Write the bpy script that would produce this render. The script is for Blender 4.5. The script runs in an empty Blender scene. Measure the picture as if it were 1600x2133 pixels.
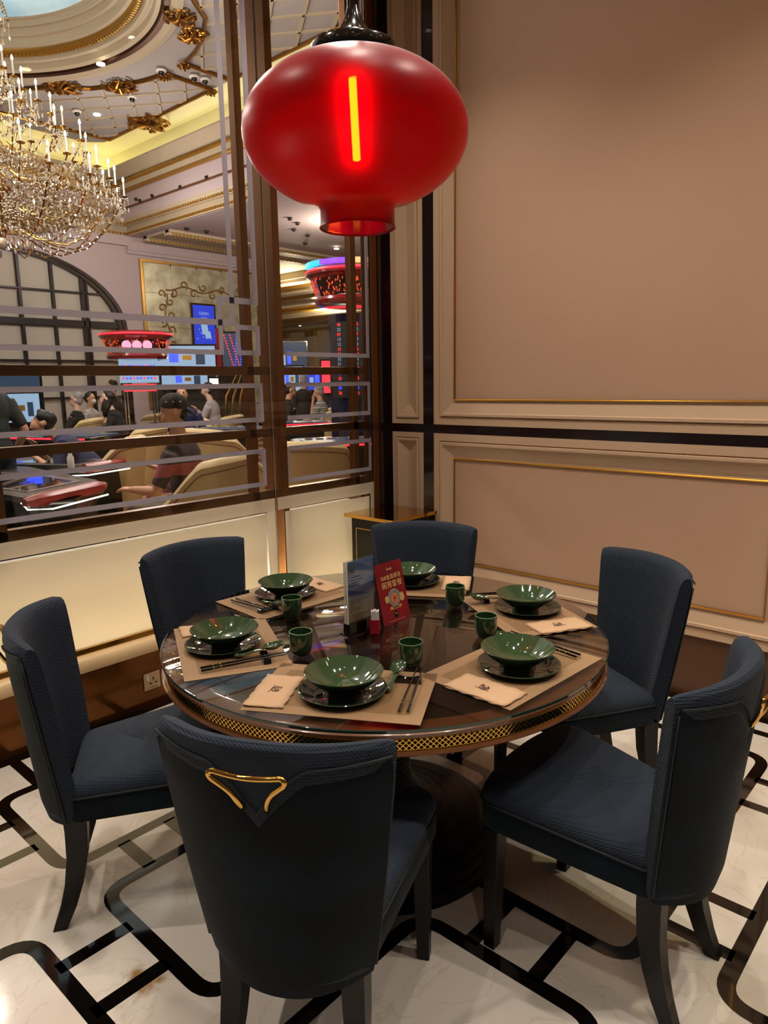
import bpy, bmesh, math, random
from math import sin, cos, pi, radians, sqrt
from mathutils import Vector, Matrix
random.seed(7)
C = bpy.context.scene.collection
SC = bpy.context.scene

# ------------------------------------------------------------------ camera, world, exposure
FPX, PITCH, ROLL, YAW = 1475.85, 0.18076, -0.01606, -0.73825
_fw = Vector((sin(YAW)*cos(PITCH), cos(YAW)*cos(PITCH), -sin(PITCH)))
_rt = Vector((cos(YAW), -sin(YAW), 0)); _up = _rt.cross(_fw)
_r = _rt*cos(ROLL) + _up*sin(ROLL); _u = -_rt*sin(ROLL) + _up*cos(ROLL)
CAM = Vector((3.05, -3.40, 1.54))
cd = bpy.data.cameras.new('camera'); cam = bpy.data.objects.new('camera', cd); C.objects.link(cam)
cam.matrix_world = Matrix(((_r.x, _u.x, -_fw.x, CAM.x), (_r.y, _u.y, -_fw.y, CAM.y), (_r.z, _u.z, -_fw.z, CAM.z), (0, 0, 0, 1)))
cd.sensor_fit = 'HORIZONTAL'; cd.sensor_width = 36.0; cd.lens = FPX/1600*36.0; cd.clip_start = 0.05; cd.clip_end = 200
SC.camera = cam
def ray(x, y): return _fw + _r*((x-800)/FPX) - _u*((y-1066.5)/FPX)
def dep(x, y, d): return CAM + ray(x, y)*d
def onz(x, y, z): d = ray(x, y); return CAM + d*((z-CAM.z)/d.z)
def onx(x, y, X): d = ray(x, y); return CAM + d*((X-CAM.x)/d.x)
def ony(x, y, Y): d = ray(x, y); return CAM + d*((Y-CAM.y)/d.y)

W = bpy.data.worlds.new('world'); SC.world = W; W.use_nodes = True
W.node_tree.nodes['Background'].inputs[0].default_value = (1.0, 0.9, 0.82, 1)
W.node_tree.nodes['Background'].inputs[1].default_value = 0.06
SC.view_settings.view_transform = 'Standard'; SC.view_settings.look = 'None'
SC.view_settings.exposure = 0.0; SC.view_settings.gamma = 1.0; SC.view_settings.use_curve_mapping = False
SC.cycles.sample_clamp_indirect = 4.0
SC.cycles.caustics_reflective = False; SC.cycles.caustics_refractive = False
SC.cycles.max_bounces = 9; SC.cycles.transparent_max_bounces = 16
SC.cycles.use_denoising = True

def light(kind, name, loc, energy, color=(1, .86, .7), size=.05, target=None, spot=None, blend=.6, sx=None, sy=None):
    l = bpy.data.lights.new(name, kind); l.energy = energy; l.color = color
    if kind == 'AREA':
        l.size = size
        if sy: l.shape = 'RECTANGLE'; l.size = sx; l.size_y = sy
    else: l.shadow_soft_size = size
    if kind == 'SPOT': l.spot_size = radians(spot or 70); l.spot_blend = blend
    o = bpy.data.objects.new(name, l); C.objects.link(o); o.location = loc
    if target is not None:
        o.rotation_euler = (Vector(target)-Vector(loc)).to_track_quat('-Z', 'Y').to_euler()
    return o
ROOM_H = 3.95
# recessed ceiling downlights of the dining room plus one added yellow spot: (x, y, watts, spot deg, target)
DOWN = [(1.55, -1.75, 95, 78, None), (0.75, -1.15, 90, 112, None), (2.3, -1.25, 98, 112, None), (0.8, -2.9, 120, 95, None),
        (2.6, -3.0, 60, 85, None), (1.55, -3.9, 75, 90, None), (3.55, -1.75, 110, 95, None), (3.9, -1.1, 105, 112, None), (2.95, -.80, 85, 46, 'y'),  # last entry here is an added yellow spot for the glow on the floor
        (3.6, -3.6, 40, 90, None), (0.7, -4.6, 80, 85, None), (2.1, -1.9, 30, 55, None), (1.0, -1.5, 40, 60, None)]
for i, (x, y, e, s, t) in enumerate(DOWN):
    light('SPOT', 'downlight_beam', (x, y, ROOM_H-.04), e*.88, (1, .90, .50) if t else (1, .90, .80), .035, (x, y, 0), s, .7)
# casino hall fill: added mid-air point lamps standing in for chandelier and ceiling light
HALL = [(-8.0, .6, 4.7, 230, (1, .86, .68), .5), (-5.4, 2.0, 4.7, 260, (1, .90, .86), .25), (-4.0, -1.8, 4.6, 330, (1, .89, .82), .25), (-1.6, -.6, 4.4, 190, (1, .88, .78), .2),
        (-10.5, 4.2, 4.6, 240, (1, .88, .85), .25), (-9.0, 8.6, 4.6, 220, (1, .85, .72), .25), (-2.2, 2.6, 4.3, 170, (1, .86, .76), .25), (-8.2, -4.0, 4.6, 200, (1, .88, .84), .25),
        (-16.5, 13.5, 4.4, 300, (1, .83, .6), .3), (-22, 20, 4.6, 520, (1, .84, .62), .3)]
for x, y, z, e, c, s in HALL:
    light('POINT', 'hall_fill_light', (x, y, z), e, c, s)

# ------------------------------------------------------------------ materials
def srgb(h):
    h = h.lstrip('#'); v = [int(h[i:i+2], 16)/255 for i in (0, 2, 4)]
    return tuple((c/12.92 if c <= .04045 else ((c+.055)/1.055)**2.4) for c in v)+(1,)
def mat(name, col, rough=.5, metal=0, spec=.5, emit=None, es=0, coat=0, sheen=0, bump=None, var=None, trans=0):
    m = bpy.data.materials.new(name); m.use_nodes = True; nt = m.node_tree; b = nt.nodes['Principled BSDF']
    c = srgb(col) if isinstance(col, str) else col
    b.inputs['Base Color'].default_value = c; b.inputs['Roughness'].default_value = rough; b.inputs['Metallic'].default_value = metal
    b.inputs['Specular IOR Level'].default_value = spec; b.inputs['Coat Weight'].default_value = coat
    b.inputs['Coat Roughness'].default_value = .04
    b.inputs['Sheen Weight'].default_value = sheen; b.inputs['Transmission Weight'].default_value = trans
    if emit: b.inputs['Emission Color'].default_value = srgb(emit) if isinstance(emit, str) else emit; b.inputs['Emission Strength'].default_value = es
    tc = nt.nodes.new('ShaderNodeTexCoord')
    if var:   # (scale, second colour, contrast lo, hi)
        n = nt.nodes.new('ShaderNodeTexNoise'); n.inputs['Scale'].default_value = var[0]; n.inputs['Detail'].default_value = 5
        nt.links.new(tc.outputs['Object'], n.inputs['Vector'])
        r = nt.nodes.new('ShaderNodeValToRGB'); r.color_ramp.elements[0].position = var[2]; r.color_ramp.elements[1].position = var[3]
        r.color_ramp.elements[0].color = c; r.color_ramp.elements[1].color = srgb(var[1])
        nt.links.new(n.outputs['Fac'], r.inputs['Fac']); nt.links.new(r.outputs['Color'], b.inputs['Base Color'])
    if bump:  # (kind, scale, strength, distance)
        if bump[0] == 'noise':
            n = nt.nodes.new('ShaderNodeTexNoise'); n.inputs['Scale'].default_value = bump[1]; out = n.outputs['Fac']
            nt.links.new(tc.outputs['Object'], n.inputs['Vector'])
        elif bump[0] == 'weave':
            w1 = nt.nodes.new('ShaderNodeTexWave'); w1.bands_direction = 'DIAGONAL'; w1.inputs['Scale'].default_value = bump[1]; w1.inputs['Distortion'].default_value = .6
            w2 = nt.nodes.new('ShaderNodeTexWave'); w2.bands_direction = 'Z'; w2.inputs['Scale'].default_value = bump[1]*.8
            nt.links.new(tc.outputs['Object'], w1.inputs['Vector']); nt.links.new(tc.outputs['Object'], w2.inputs['Vector'])
            mm = nt.nodes.new('ShaderNodeMath'); mm.operation = 'MULTIPLY'
            nt.links.new(w1.outputs['Fac'], mm.inputs[0]); nt.links.new(w2.outputs['Fac'], mm.inputs[1]); out = mm.outputs[0]
            cm = nt.nodes.new('ShaderNodeMixRGB'); cm.blend_type = 'MULTIPLY'; cm.inputs['Fac'].default_value = .45
            cm.inputs['Color1'].default_value = c; nt.links.new(w1.outputs['Color'], cm.inputs['Color2']); nt.links.new(cm.outputs['Color'], b.inputs['Base Color'])
        elif bump[0] == 'lines':
            w1 = nt.nodes.new('ShaderNodeTexWave'); w1.bands_direction = bump[4]; w1.inputs['Scale'].default_value = bump[1]
            nt.links.new(tc.outputs['Object'], w1.inputs['Vector']); out = w1.outputs['Fac']
            cm = nt.nodes.new('ShaderNodeMixRGB'); cm.blend_type = 'MULTIPLY'; cm.inputs['Fac'].default_value = .30
            cm.inputs['Color1'].default_value = c; nt.links.new(w1.outputs['Color'], cm.inputs['Color2']); nt.links.new(cm.outputs['Color'], b.inputs['Base Color'])
        bp = nt.nodes.new('ShaderNodeBump'); bp.inputs['Strength'].default_value = bump[2]; bp.inputs['Distance'].default_value = bump[3]
        nt.links.new(out, bp.inputs['Height']); nt.links.new(bp.outputs['Normal'], b.inputs['Normal'])
    return m
def emis(name, col, s):
    m = mat(name, '#101010', .4, emit=col, es=s); return m
def thin_glass(name, tint='#ffffff', refl=.10, rough=.02):
    m = bpy.data.materials.new(name); m.use_nodes = True; nt = m.node_tree; nt.nodes.clear()
    o = nt.nodes.new('ShaderNodeOutputMaterial'); t = nt.nodes.new('ShaderNodeBsdfTransparent'); g = nt.nodes.new('ShaderNodeBsdfGlossy')
    t.inputs[0].default_value = srgb(tint); g.inputs['Roughness'].default_value = rough
    f = nt.nodes.new('ShaderNodeFresnel'); ge = nt.nodes.new('ShaderNodeNewGeometry'); mr = nt.nodes.new('ShaderNodeMapRange')   # same reflectance on both faces of the slab
    mr.inputs['To Min'].default_value = 1.4; mr.inputs['To Max'].default_value = 1/1.4; nt.links.new(ge.outputs['Backfacing'], mr.inputs['Value']); nt.links.new(mr.outputs[0], f.inputs['IOR'])
    mu = nt.nodes.new('ShaderNodeMath'); mu.operation = 'MULTIPLY'; mu.inputs[1].default_value = refl*10
    mu.use_clamp = True
    x = nt.nodes.new('ShaderNodeMixShader')
    nt.links.new(f.outputs[0], mu.inputs[0]); nt.links.new(mu.outputs[0], x.inputs[0]); nt.links.new(t.outputs[0], x.inputs[1]); nt.links.new(g.outputs[0], x.inputs[2]); nt.links.new(x.outputs[0], o.inputs[0])
    return m
def frosted(name, col, tr=.5, clear=0.0):
    m = bpy.data.materials.new(name); m.use_nodes = True; nt = m.node_tree; nt.nodes.clear()
    o = nt.nodes.new('ShaderNodeOutputMaterial'); d = nt.nodes.new('ShaderNodeBsdfDiffuse'); t = nt.nodes.new('ShaderNodeBsdfTranslucent')
    d.inputs[0].default_value = srgb(col); t.inputs[0].default_value = srgb(col)
    x = nt.nodes.new('ShaderNodeMixShader'); x.inputs[0].default_value = tr
    nt.links.new(d.outputs[0], x.inputs[1]); nt.links.new(t.outputs[0], x.inputs[2])
    if clear:
        tp = nt.nodes.new('ShaderNodeBsdfTransparent'); y = nt.nodes.new('ShaderNodeMixShader'); y.inputs[0].default_value = clear
        nt.links.new(x.outputs[0], y.inputs[1]); nt.links.new(tp.outputs[0], y.inputs[2]); nt.links.new(y.outputs[0], o.inputs[0])
    else: nt.links.new(x.outputs[0], o.inputs[0])
    return m
MT = dict(
 wall_cream=mat('wall_cream', '#cdac8c', .62, bump=('noise', 320, .08, .001)),
 panel_cloth=mat('panel_cloth', '#c39c7f', .75, bump=('noise', 420, .15, .001)),
 ledge_cream=mat('ledge_cream', '#e0c090', .35),
 dark_frame=mat('dark_frame', '#1c0c0c', .18, coat=.6),
 gold_bead=mat('gold_bead', '#c8973c', .28, 1),
 brass=mat('brass', '#b98a3e', .16, 1),
 brass_pol=mat('brass_polished', '#d9aa55', .06, 1),
 bronze=mat('bronze', '#825228', .34, .85),
 bronze_dark=mat('bronze_dark', '#4a2a14', .25, .8),
 bar_bronze=mat('bar_bronze', '#6e4a2a', .30, .8),
 skirt=mat('skirt_bronze', '#7a4c22', .16, .75, var=(3, '#5e3616', .35, .7)),
 skirt_r=mat('skirt_brown', '#5c3c26', .3, .3),
 marble=None, inlay=mat('inlay_black', '#0b0806', .07, coat=.5, var=(5, '#1c1410', .55, .8)),
 fabric=mat('chair_fabric', '#091e30', .85, sheen=.03, bump=('weave', 62, .9, .0016)),
 velvet=mat('chair_velvet', '#050f15', .8, spec=.12, sheen=.04, var=(7, '#081922', .4, .65)),
 piping=mat('chair_piping', '#0a1118', .7),
 legwood=mat('leg_wood', '#060505', .35, spec=.3),
 table_wood=mat('table_wood', '#7a4c30', .25, coat=.8, var=(9, '#714728', .4, .6)),
 table_dark=mat('table_dark', '#2c211b', .12, coat=1.0),
 ped=mat('pedestal_black', '#060403', .42, spec=.25, bump=('lines', 22, .35, .004, 'Z')),
 gold_net=mat('gold_net', '#e0b04a', .14, 1),
 green=mat('green_glaze', '#283a22', .06, coat=1, spec=.6),
 green_in=mat('green_glaze_inner', '#344a2e', .06, coat=1, spec=.6),
 green_dark=mat('green_glaze_dark', '#16271c', .05, coat=1, spec=.6),
 green_cup=mat('green_cup', '#223a1f', .08, coat=1),
 matA=mat('placemat_weave', '#9c7a55', .8, bump=('lines', 130, .5, .0006, 'X')),
 matA2=mat('placemat_band', '#86653f', .8, bump=('lines', 130, .5, .0006, 'Y')),
 napkin=mat('napkin_paper', '#c09c78', .9, bump=('noise', 160, .25, .001)),
 napink=mat('napkin_ink', '#3a1d14', .8),
 black_lacq=mat('black_lacquer', '#060505', .15, coat=.7),
 black_matte=mat('black_matte', '#0c0b0b', .55),
 silver=mat('silver', '#c9c7c0', .15, 1),
 red_acr=mat('red_plastic', '#a01020', .2, coat=.6),
 white_paper=mat('white_paper', '#e6e0d8', .7),
 socket=mat('socket_plate', '#c8ab84', .35, .4),
 cream_leather=mat('cream_leather', '#d3bb84', .45, bump=('noise', 120, .08, .001)),
 cream_line=mat('cream_leather_seam', '#6b5436', .5),
 redlea=mat('red_leather', '#8e2f26', .35),
 hall_wall=mat('hall_wall', '#b9a6a6', .7),
 hall_ceil=mat('hall_ceiling', '#a89e98', .8),
 hall_mould=mat('hall_moulding', '#b5a388', .6),
 hall_gold=mat('hall_gold', '#b98c3c', .35, .8),
 gold_orn=mat('gold_ornament', '#9c6b2a', .3, 1),
 cove=mat('cove_plaster', '#e6dcb4', .7),
 carpet=None, iron=mat('window_iron', '#1b1413', .4, .3),
 shade_pane=mat('window_panel', '#b9b0a0', .7),
 skin=mat('skin', '#d8a27e', .5), skin2=mat('skin_light', '#dcb49c', .5),
 hair=mat('hair_black', '#0c0a0a', .5), hair_grey=mat('hair_grey', '#8f8d8c', .6),
 navy=mat('navy_shirt', '#20264a', .8), blackc=mat('black_cloth', '#0d0c0f', .8), greenc=mat('dark_green_shirt', '#2c3431', .8),
 polo=mat('grey_polo', '#3a3034', .8), pink=mat('pink_band', '#a8555a', .8), whitec=mat('white_shirt', '#c8c4bc', .8), jeans=mat('trousers', '#272b38', .8),
 greyh=mat('grey_hoodie', '#a9a0a0', .85), brownc=mat('khaki_trousers', '#6d6450', .85),
 chrome=mat('chrome', '#d8d8dc', .08, 1), candle=mat('candle_sleeve', '#cfcdc8', .4), crystal=mat('crystal', '#b8ac98', .05, .0, spec=1, coat=1),
 bulb=emis('bulb', '#ffe9c8', 22), led=emis('led_white', '#fff2d8', 6), led_red=emis('led_red', '#ff2030', 3.2), led_blue=emis('led_blue', '#2a3cff', 3.5),
 red_gloss=mat('red_gloss', '#7e0f18', .18, coat=.8), screen_blue=emis('screen_blue', '#1c3fd8', 1.1), screen_lt=emis('screen_light', '#a9c6e8', .9),
 screen_dk=emis('screen_dark', '#20405e', .8), tabletop_dk=mat('game_glass', '#23252c', .08, coat=1), tabletop_gr=mat('game_frame', '#54504b', .3, .4),
 led_strip=emis('wall_uplight', '#fff8ea', 118), cove_led=emis('cove_light', '#fff2a8', 5), down_em=emis('downlight_glow', '#ffe2b4', 28),
)
def noise_mix(m, scale, c1, c2, lo, hi, detail=6, rough=None, distort=0, coords='Object'):
    nt = m.node_tree; b = nt.nodes['Principled BSDF']; tc = nt.nodes.new('ShaderNodeTexCoord')
    n = nt.nodes.new('ShaderNodeTexNoise'); n.inputs['Scale'].default_value = scale; n.inputs['Detail'].default_value = detail; n.inputs['Distortion'].default_value = distort
    nt.links.new(tc.outputs[coords], n.inputs['Vector']); r = nt.nodes.new('ShaderNodeValToRGB')
    r.color_ramp.elements[0].position = lo; r.color_ramp.elements[1].position = hi
    r.color_ramp.elements[0].color = srgb(c1); r.color_ramp.elements[1].color = srgb(c2)
    nt.links.new(n.outputs['Fac'], r.inputs['Fac']); return nt, b, r, tc
# white marble: soft warm clouds, thin veins and one brown stain with its own shape
m = mat('marble_floor', '#d6cbbd', .09, coat=.3); MT['marble'] = m
nt, b, r, tc = noise_mix(m, 1.6, '#cfc3b4', '#e2d9cc', .35, .65, distort=1.2)
n2 = nt.nodes.new('ShaderNodeTexNoise'); n2.inputs['Scale'].default_value = 2.6; n2.inputs['Distortion'].default_value = 2.5; n2.inputs['Detail'].default_value = 8
nt.links.new(tc.outputs['Object'], n2.inputs['Vector'])
r2 = nt.nodes.new('ShaderNodeValToRGB'); e = r2.color_ramp.elements; e[0].position = .485; e[0].color = (1, 1, 1, 1); e[1].position = .515; e[1].color = (1, 1, 1, 1)
k = e.new(.5); k.color = (.86, .82, .77, 1)
nt.links.new(n2.outputs['Fac'], r2.inputs['Fac'])
mx = nt.nodes.new('ShaderNodeMixRGB'); mx.blend_type = 'MULTIPLY'; mx.inputs[0].default_value = .8
nt.links.new(r.outputs[0], mx.inputs[1]); nt.links.new(r2.outputs[0], mx.inputs[2])
vd = nt.nodes.new('ShaderNodeVectorMath'); vd.operation = 'DISTANCE'; st = onz(305, 2040, 0); vd.inputs[1].default_value = (st.x, st.y, 0)
n3 = nt.nodes.new('ShaderNodeTexNoise'); n3.inputs['Scale'].default_value = 22; nt.links.new(tc.outputs['Object'], n3.inputs['Vector'])
ad = nt.nodes.new('ShaderNodeMath'); ad.operation = 'MULTIPLY_ADD'; ad.inputs[1].default_value = .13; nt.links.new(tc.outputs['Object'], vd.inputs[0])
nt.links.new(n3.outputs['Fac'], ad.inputs[0]); nt.links.new(vd.outputs['Value'], ad.inputs[2])
r3 = nt.nodes.new('ShaderNodeValToRGB'); r3.color_ramp.elements[0].position = .075; r3.color_ramp.elements[0].color = (1, 1, 1, 1); r3.color_ramp.elements[1].position = .125; r3.color_ramp.elements[1].color = (0, 0, 0, 1)
nt.links.new(ad.outputs[0], r3.inputs['Fac'])
mx2 = nt.nodes.new('ShaderNodeMixRGB'); mx2.inputs[2].default_value = srgb('#9a6f3c'); nt.links.new(r3.outputs[0], mx2.inputs[0]); nt.links.new(mx.outputs[0], mx2.inputs[1])
nt.links.new(mx2.outputs[0], b.inputs['Base Color'])
# red patterned casino carpet
m = mat('casino_carpet', '#5a1a1c', .95); MT['carpet'] = m
nt, b, r, tc = noise_mix(m, 2.2, '#5c1519', '#c9a077', .5, .56, detail=3, distort=2.2); nt.links.new(r.outputs[0], b.inputs['Base Color'])
# antique mirror: mottled silver gold
m = mat('antique_mirror', '#a89f80', .35, .25); MT['mirror'] = m
nt, b, r, tc = noise_mix(m, 3.0, '#a89f80', '#ddd6b4', .35, .7, detail=10); nt.links.new(r.outputs[0], b.inputs['Base Color'])
# painted sky of the dome
m = mat('painted_sky', '#a9c6d6', .9); MT['sky'] = m
nt, b, r, tc = noise_mix(m, .5, '#8fb9d4', '#e3ece8', .38, .62, detail=4); nt.links.new(r.outputs[0], b.inputs['Base Color'])
# red lantern glass: coloured, translucent to the lamp tube inside
m = bpy.data.materials.new('lantern_glass'); m.use_nodes = True; nt = m.node_tree; nt.nodes.clear(); MT['lantern'] = m
o = nt.nodes.new('ShaderNodeOutputMaterial')
d = nt.nodes.new('ShaderNodeBsdfDiffuse'); d.inputs[0].default_value = srgb('#520414')
t = nt.nodes.new('ShaderNodeBsdfTranslucent'); t.inputs[0].default_value = srgb('#f0001c')
rf = nt.nodes.new('ShaderNodeBsdfRefraction'); rf.inputs['Color'].default_value = (1, .30, .01, 1); rf.inputs['Roughness'].default_value = .33; rf.inputs['IOR'].default_value = 1.02
a1 = nt.nodes.new('ShaderNodeMixShader'); a1.inputs[0].default_value = .24; nt.links.new(d.outputs[0], a1.inputs[1]); nt.links.new(t.outputs[0], a1.inputs[2])
rg = nt.nodes.new('ShaderNodeBsdfRefraction'); rg.inputs['Color'].default_value = (.8, .0, .02, 1); rg.inputs['Roughness'].default_value = 1.0; rg.inputs['IOR'].default_value = 1.12
a0 = nt.nodes.new('ShaderNodeMixShader'); a0.inputs[0].default_value = .30; nt.links.new(a1.outputs[0], a0.inputs[1]); nt.links.new(rg.outputs[0], a0.inputs[2])
a2 = nt.nodes.new('ShaderNodeMixShader'); a2.inputs[0].default_value = .08; nt.links.new(a0.outputs[0], a2.inputs[1]); nt.links.new(rf.outputs[0], a2.inputs[2])
g = nt.nodes.new('ShaderNodeBsdfGlossy'); g.inputs[0].default_value = (.55, .5, .5, 1); g.inputs['Roughness'].default_value = .36
fr = nt.nodes.new('ShaderNodeFresnel'); fr.inputs[0].default_value = 1.28
a3 = nt.nodes.new('ShaderNodeMixShader'); nt.links.new(fr.outputs[0], a3.inputs[0]); nt.links.new(a2.outputs[0], a3.inputs[1]); nt.links.new(g.outputs[0], a3.inputs[2]); nt.links.new(a3.outputs[0], o.inputs[0])
MT['glass'] = thin_glass('partition_glass', '#f4f6f4', .10); MT['acrylic'] = thin_glass('acrylic', '#eef2f4', .14)
MT['frost'] = frosted('frosted_strip', '#bcb4bb', .5, .08); MT['frost_panel'] = frosted('frosted_panel', '#f2e8d6', .6)
MT['table_glass'] = thin_glass('table_glass', '#f0eeea', .22)

# ------------------------------------------------------------------ mesh helpers
class MB:
    def __init__(s): s.v = []; s.f = []; s.mi = []; s.cur = 0
    def add(s, vs, fs):
        n = len(s.v); s.v += [tuple(p) for p in vs]; s.f += [tuple(i+n for i in f) for f in fs]; s.mi += [s.cur]*len(fs); return s
    def box(s, x0, x1, y0, y1, z0, z1):
        return s.add([(x0, y0, z0), (x1, y0, z0), (x1, y1, z0), (x0, y1, z0), (x0, y0, z1), (x1, y0, z1), (x1, y1, z1), (x0, y1, z1)],
                     [(0, 3, 2, 1), (4, 5, 6, 7), (0, 1, 5, 4), (1, 2, 6, 5), (2, 3, 7, 6), (3, 0, 4, 7)])
    def prism(s, poly, z0, z1):
        n = len(poly); return s.add([(x, y, z0) for x, y in poly]+[(x, y, z1) for x, y in poly],
            [tuple(range(n-1, -1, -1)), tuple(range(n, 2*n))]+[(i, (i+1) % n, n+(i+1) % n, n+i) for i in range(n)])
    def loft(s, rings, close=True, cap=True):
        n = len(rings[0]); vs = [p for r in rings for p in r]; fs = []
        for j in range(len(rings)-1):
            for i in range(n if close else n-1):
                a = j*n+i; b = j*n+(i+1) % n; fs.append((a, b, b+n, a+n))
        if cap: fs += [tuple(range(n-1, -1, -1)), tuple(range((len(rings)-1)*n, len(rings)*n))]
        return s.add(vs, fs)
    def lathe(s, prof, n=32, c=(0, 0, 0), cap=False):
        rings = [[(c[0]+r*cos(2*pi*i/n), c[1]+r*sin(2*pi*i/n), c[2]+z) for i in range(n)] for r, z in prof]
        return s.loft(rings, True, cap)
    def tube(s, pts, r, n=8, cap=True, flat=1.0):
        pts = [Vector(p) for p in pts]; rr = r if isinstance(r, (list, tuple)) else [r]*len(pts)
        rings = []; prev = None
        for i, p in enumerate(pts):
            t = (pts[min(i+1, len(pts)-1)]-pts[max(i-1, 0)]).normalized()
            if prev is None:
                a = Vector((0, 0, 1)) if abs(t.z) < .9 else Vector((1, 0, 0)); u = t.cross(a).normalized()
            else:
                u = prev-t*prev.dot(t); u = u.normalized() if u.length > 1e-6 else t.orthogonal().normalized()
            prev = u; w = t.cross(u)
            rings.append([tuple(p+u*(rr[i]*cos(2*pi*k/n))+w*(rr[i]*flat*sin(2*pi*k/n))) for k in range(n)])
        return s.loft(rings, True, cap)
    def ell(s, c, r, n=10, m=7, rot=None):
        rings = []
        for j in range(m+1):
            ph = -pi/2+pi*j/m
            rg = []
            for i in range(n):
                p = Vector((r[0]*max(cos(ph), .02)*cos(2*pi*i/n), r[1]*max(cos(ph), .02)*sin(2*pi*i/n), r[2]*sin(ph)))
                if rot: p = rot @ p
                rg.append(tuple(p+Vector(c)))
            rings.append(rg)
        return s.loft(rings, True, True)
    def build(s, name, m=None, parent=None, smooth=False, bevel=0, subd=0, loc=None, rot=None, mats=None):
        me = bpy.data.meshes.new(name); me.from_pydata(s.v, [], s.f); me.update()
        ms = mats or ([m] if m else [])
        for q in ms: me.materials.append(MT[q] if isinstance(q, str) else q)
        if mats: me.polygons.foreach_set('material_index', s.mi)
        bm = bmesh.new(); bm.from_mesh(me); bmesh.ops.recalc_face_normals(bm, faces=bm.faces); bm.to_mesh(me); bm.free()
        if smooth:
            me.polygons.foreach_set('use_smooth', [True]*len(me.polygons))
        ob = bpy.data.objects.new(name, me); C.objects.link(ob)
        if smooth == 'auto':
            me.set_sharp_from_angle(angle=radians(38))
        if parent: ob.parent = parent
        if loc: ob.location = loc
        if rot: ob.rotation_euler = rot
        if bevel:
            b = ob.modifiers.new('bevel', 'BEVEL'); b.width = bevel; b.segments = 2; b.limit_method = 'ANGLE'; b.angle_limit = radians(40)
        if subd:
            q = ob.modifiers.new('subd', 'SUBSURF'); q.levels = subd; q.render_levels = subd
        return ob
def tag(o, label=None, cat=None, group=None, kind=None):
    if label: o['label'] = label
    if cat: o['category'] = cat
    if group: o['group'] = group
    if kind: o['kind'] = kind
    return o
def thing(name, label, cat, loc=(0, 0, 0), rz=0, group=None):
    o = bpy.data.objects.new(name, None); C.objects.link(o); o.location = loc; o.rotation_euler = (0, 0, rz); o.empty_display_size = .1
    return tag(o, label, cat, group)
def struct(name, loc=(0, 0, 0)):
    o = bpy.data.objects.new(name, None); C.objects.link(o); o.location = loc; o['kind'] = 'structure'; return o
def kids(o): return [c for c in bpy.data.objects if c.parent == o]
def dup(o, loc=None, rz=None, label=None, parent=None, _k=None):
    if _k is None:
        _k = {}
        for c in bpy.data.objects:
            if c.parent: _k.setdefault(c.parent.name, []).append(c)
    c = o.copy(); C.objects.link(c); c.parent = parent
    if loc is not None: c.location = loc
    if rz is not None: c.rotation_euler = (0, 0, rz)
    if label: c['label'] = label
    for ch in _k.get(o.name, []): dup(ch, parent=c, _k=_k)
    return c
def fillet(pts, rad, n=6):
    out = []; N = len(pts)
    for i, p in enumerate(pts):
        if i in (0, N-1): out.append(tuple(p)); continue
        p = Vector(p); a = (Vector(pts[i-1])-p); b = (Vector(pts[i+1])-p); r = min(rad, a.length*.5, b.length*.5)
        A = p+a.normalized()*r; B = p+b.normalized()*r
        for k in range(n+1):
            t = k/n; out.append(tuple(A*(1-t)**2+p*2*t*(1-t)+B*t*t))
    return out
def rpoly(pts, rad, n=5):
    out = []; N = len(pts); rad = rad if isinstance(rad, (list, tuple)) else [rad]*N
    for i in range(N):
        p = Vector(pts[i]); a = Vector(pts[i-1])-p; b = Vector(pts[(i+1) % N])-p; r = min(rad[i], a.length*.49, b.length*.49)
        A = p+a.normalized()*r; B = p+b.normalized()*r
        for k in range(n+1):
            t = k/n; out.append(tuple(A*(1-t)**2+p*2*t*(1-t)+B*t*t))
    return out
def text(s, size, m, parent=None, loc=(0, 0, 0), rot=(0, 0, 0), name='lettering', ext=.0003, align='CENTER', shear=0):
    cu = bpy.data.curves.new(name, 'FONT'); cu.body = s; cu.size = size; cu.align_x = align; cu.align_y = 'CENTER'; cu.extrude = ext; cu.shear = shear; cu.resolution_u = 2
    cu.materials.append(MT[m] if isinstance(m, str) else m)
    t = bpy.data.objects.new(name, cu); C.objects.link(t); bpy.context.view_layer.update()
    me = bpy.data.meshes.new_from_object(t.evaluated_get(bpy.context.evaluated_depsgraph_get()))
    bpy.data.objects.remove(t); bpy.data.curves.remove(cu)
    me.name = name; me.materials.clear(); me.materials.append(MT[m] if isinstance(m, str) else m)
    o = bpy.data.objects.new(name, me); C.objects.link(o); o.parent = parent; o.location = loc; o.rotation_euler = rot
    return o

# ================================================================== DINING ROOM SHELL
fl = struct('floor')
MB().box(0, 6.2, -6.4, 0, -.06, 0).build('slab', 'marble', fl)
W2 = .0225
def inlay(pts, rad=.085):
    pts = fillet([(x, y, 0) for x, y in pts], rad, 7); mb = MB(); L = []; R = []
    for i, p in enumerate(pts):
        a = Vector(pts[max(i-1, 0)]); b = Vector(pts[min(i+1, len(pts)-1)]); d = (b-a).normalized(); n = Vector((-d.y, d.x, 0))
        L.append(Vector(p)+n*W2); R.append(Vector(p)-n*W2)
    rings = [[(l.x, l.y, 0), (l.x, l.y, .0008), (r.x, r.y, .0008), (r.x, r.y, 0)] for l, r in zip(L, R)]
    mb.loft(rings); mb.build('inlay_strip', 'inlay', fl)
def line(x0, y0, x1, y1): inlay([(x0, y0), (x1, y1)])
inlay([(.31, -1.55), (.31, -2.59), (.887, -2.59), (.887, -1.45)])
inlay([(1.085, -1.75), (1.085, -2.56), (1.665, -2.56), (1.665, -1.95)])
inlay([(1.10, -3.6), (1.10, -2.785), (1.80, -2.775), (1.80, -3.6)])
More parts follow.
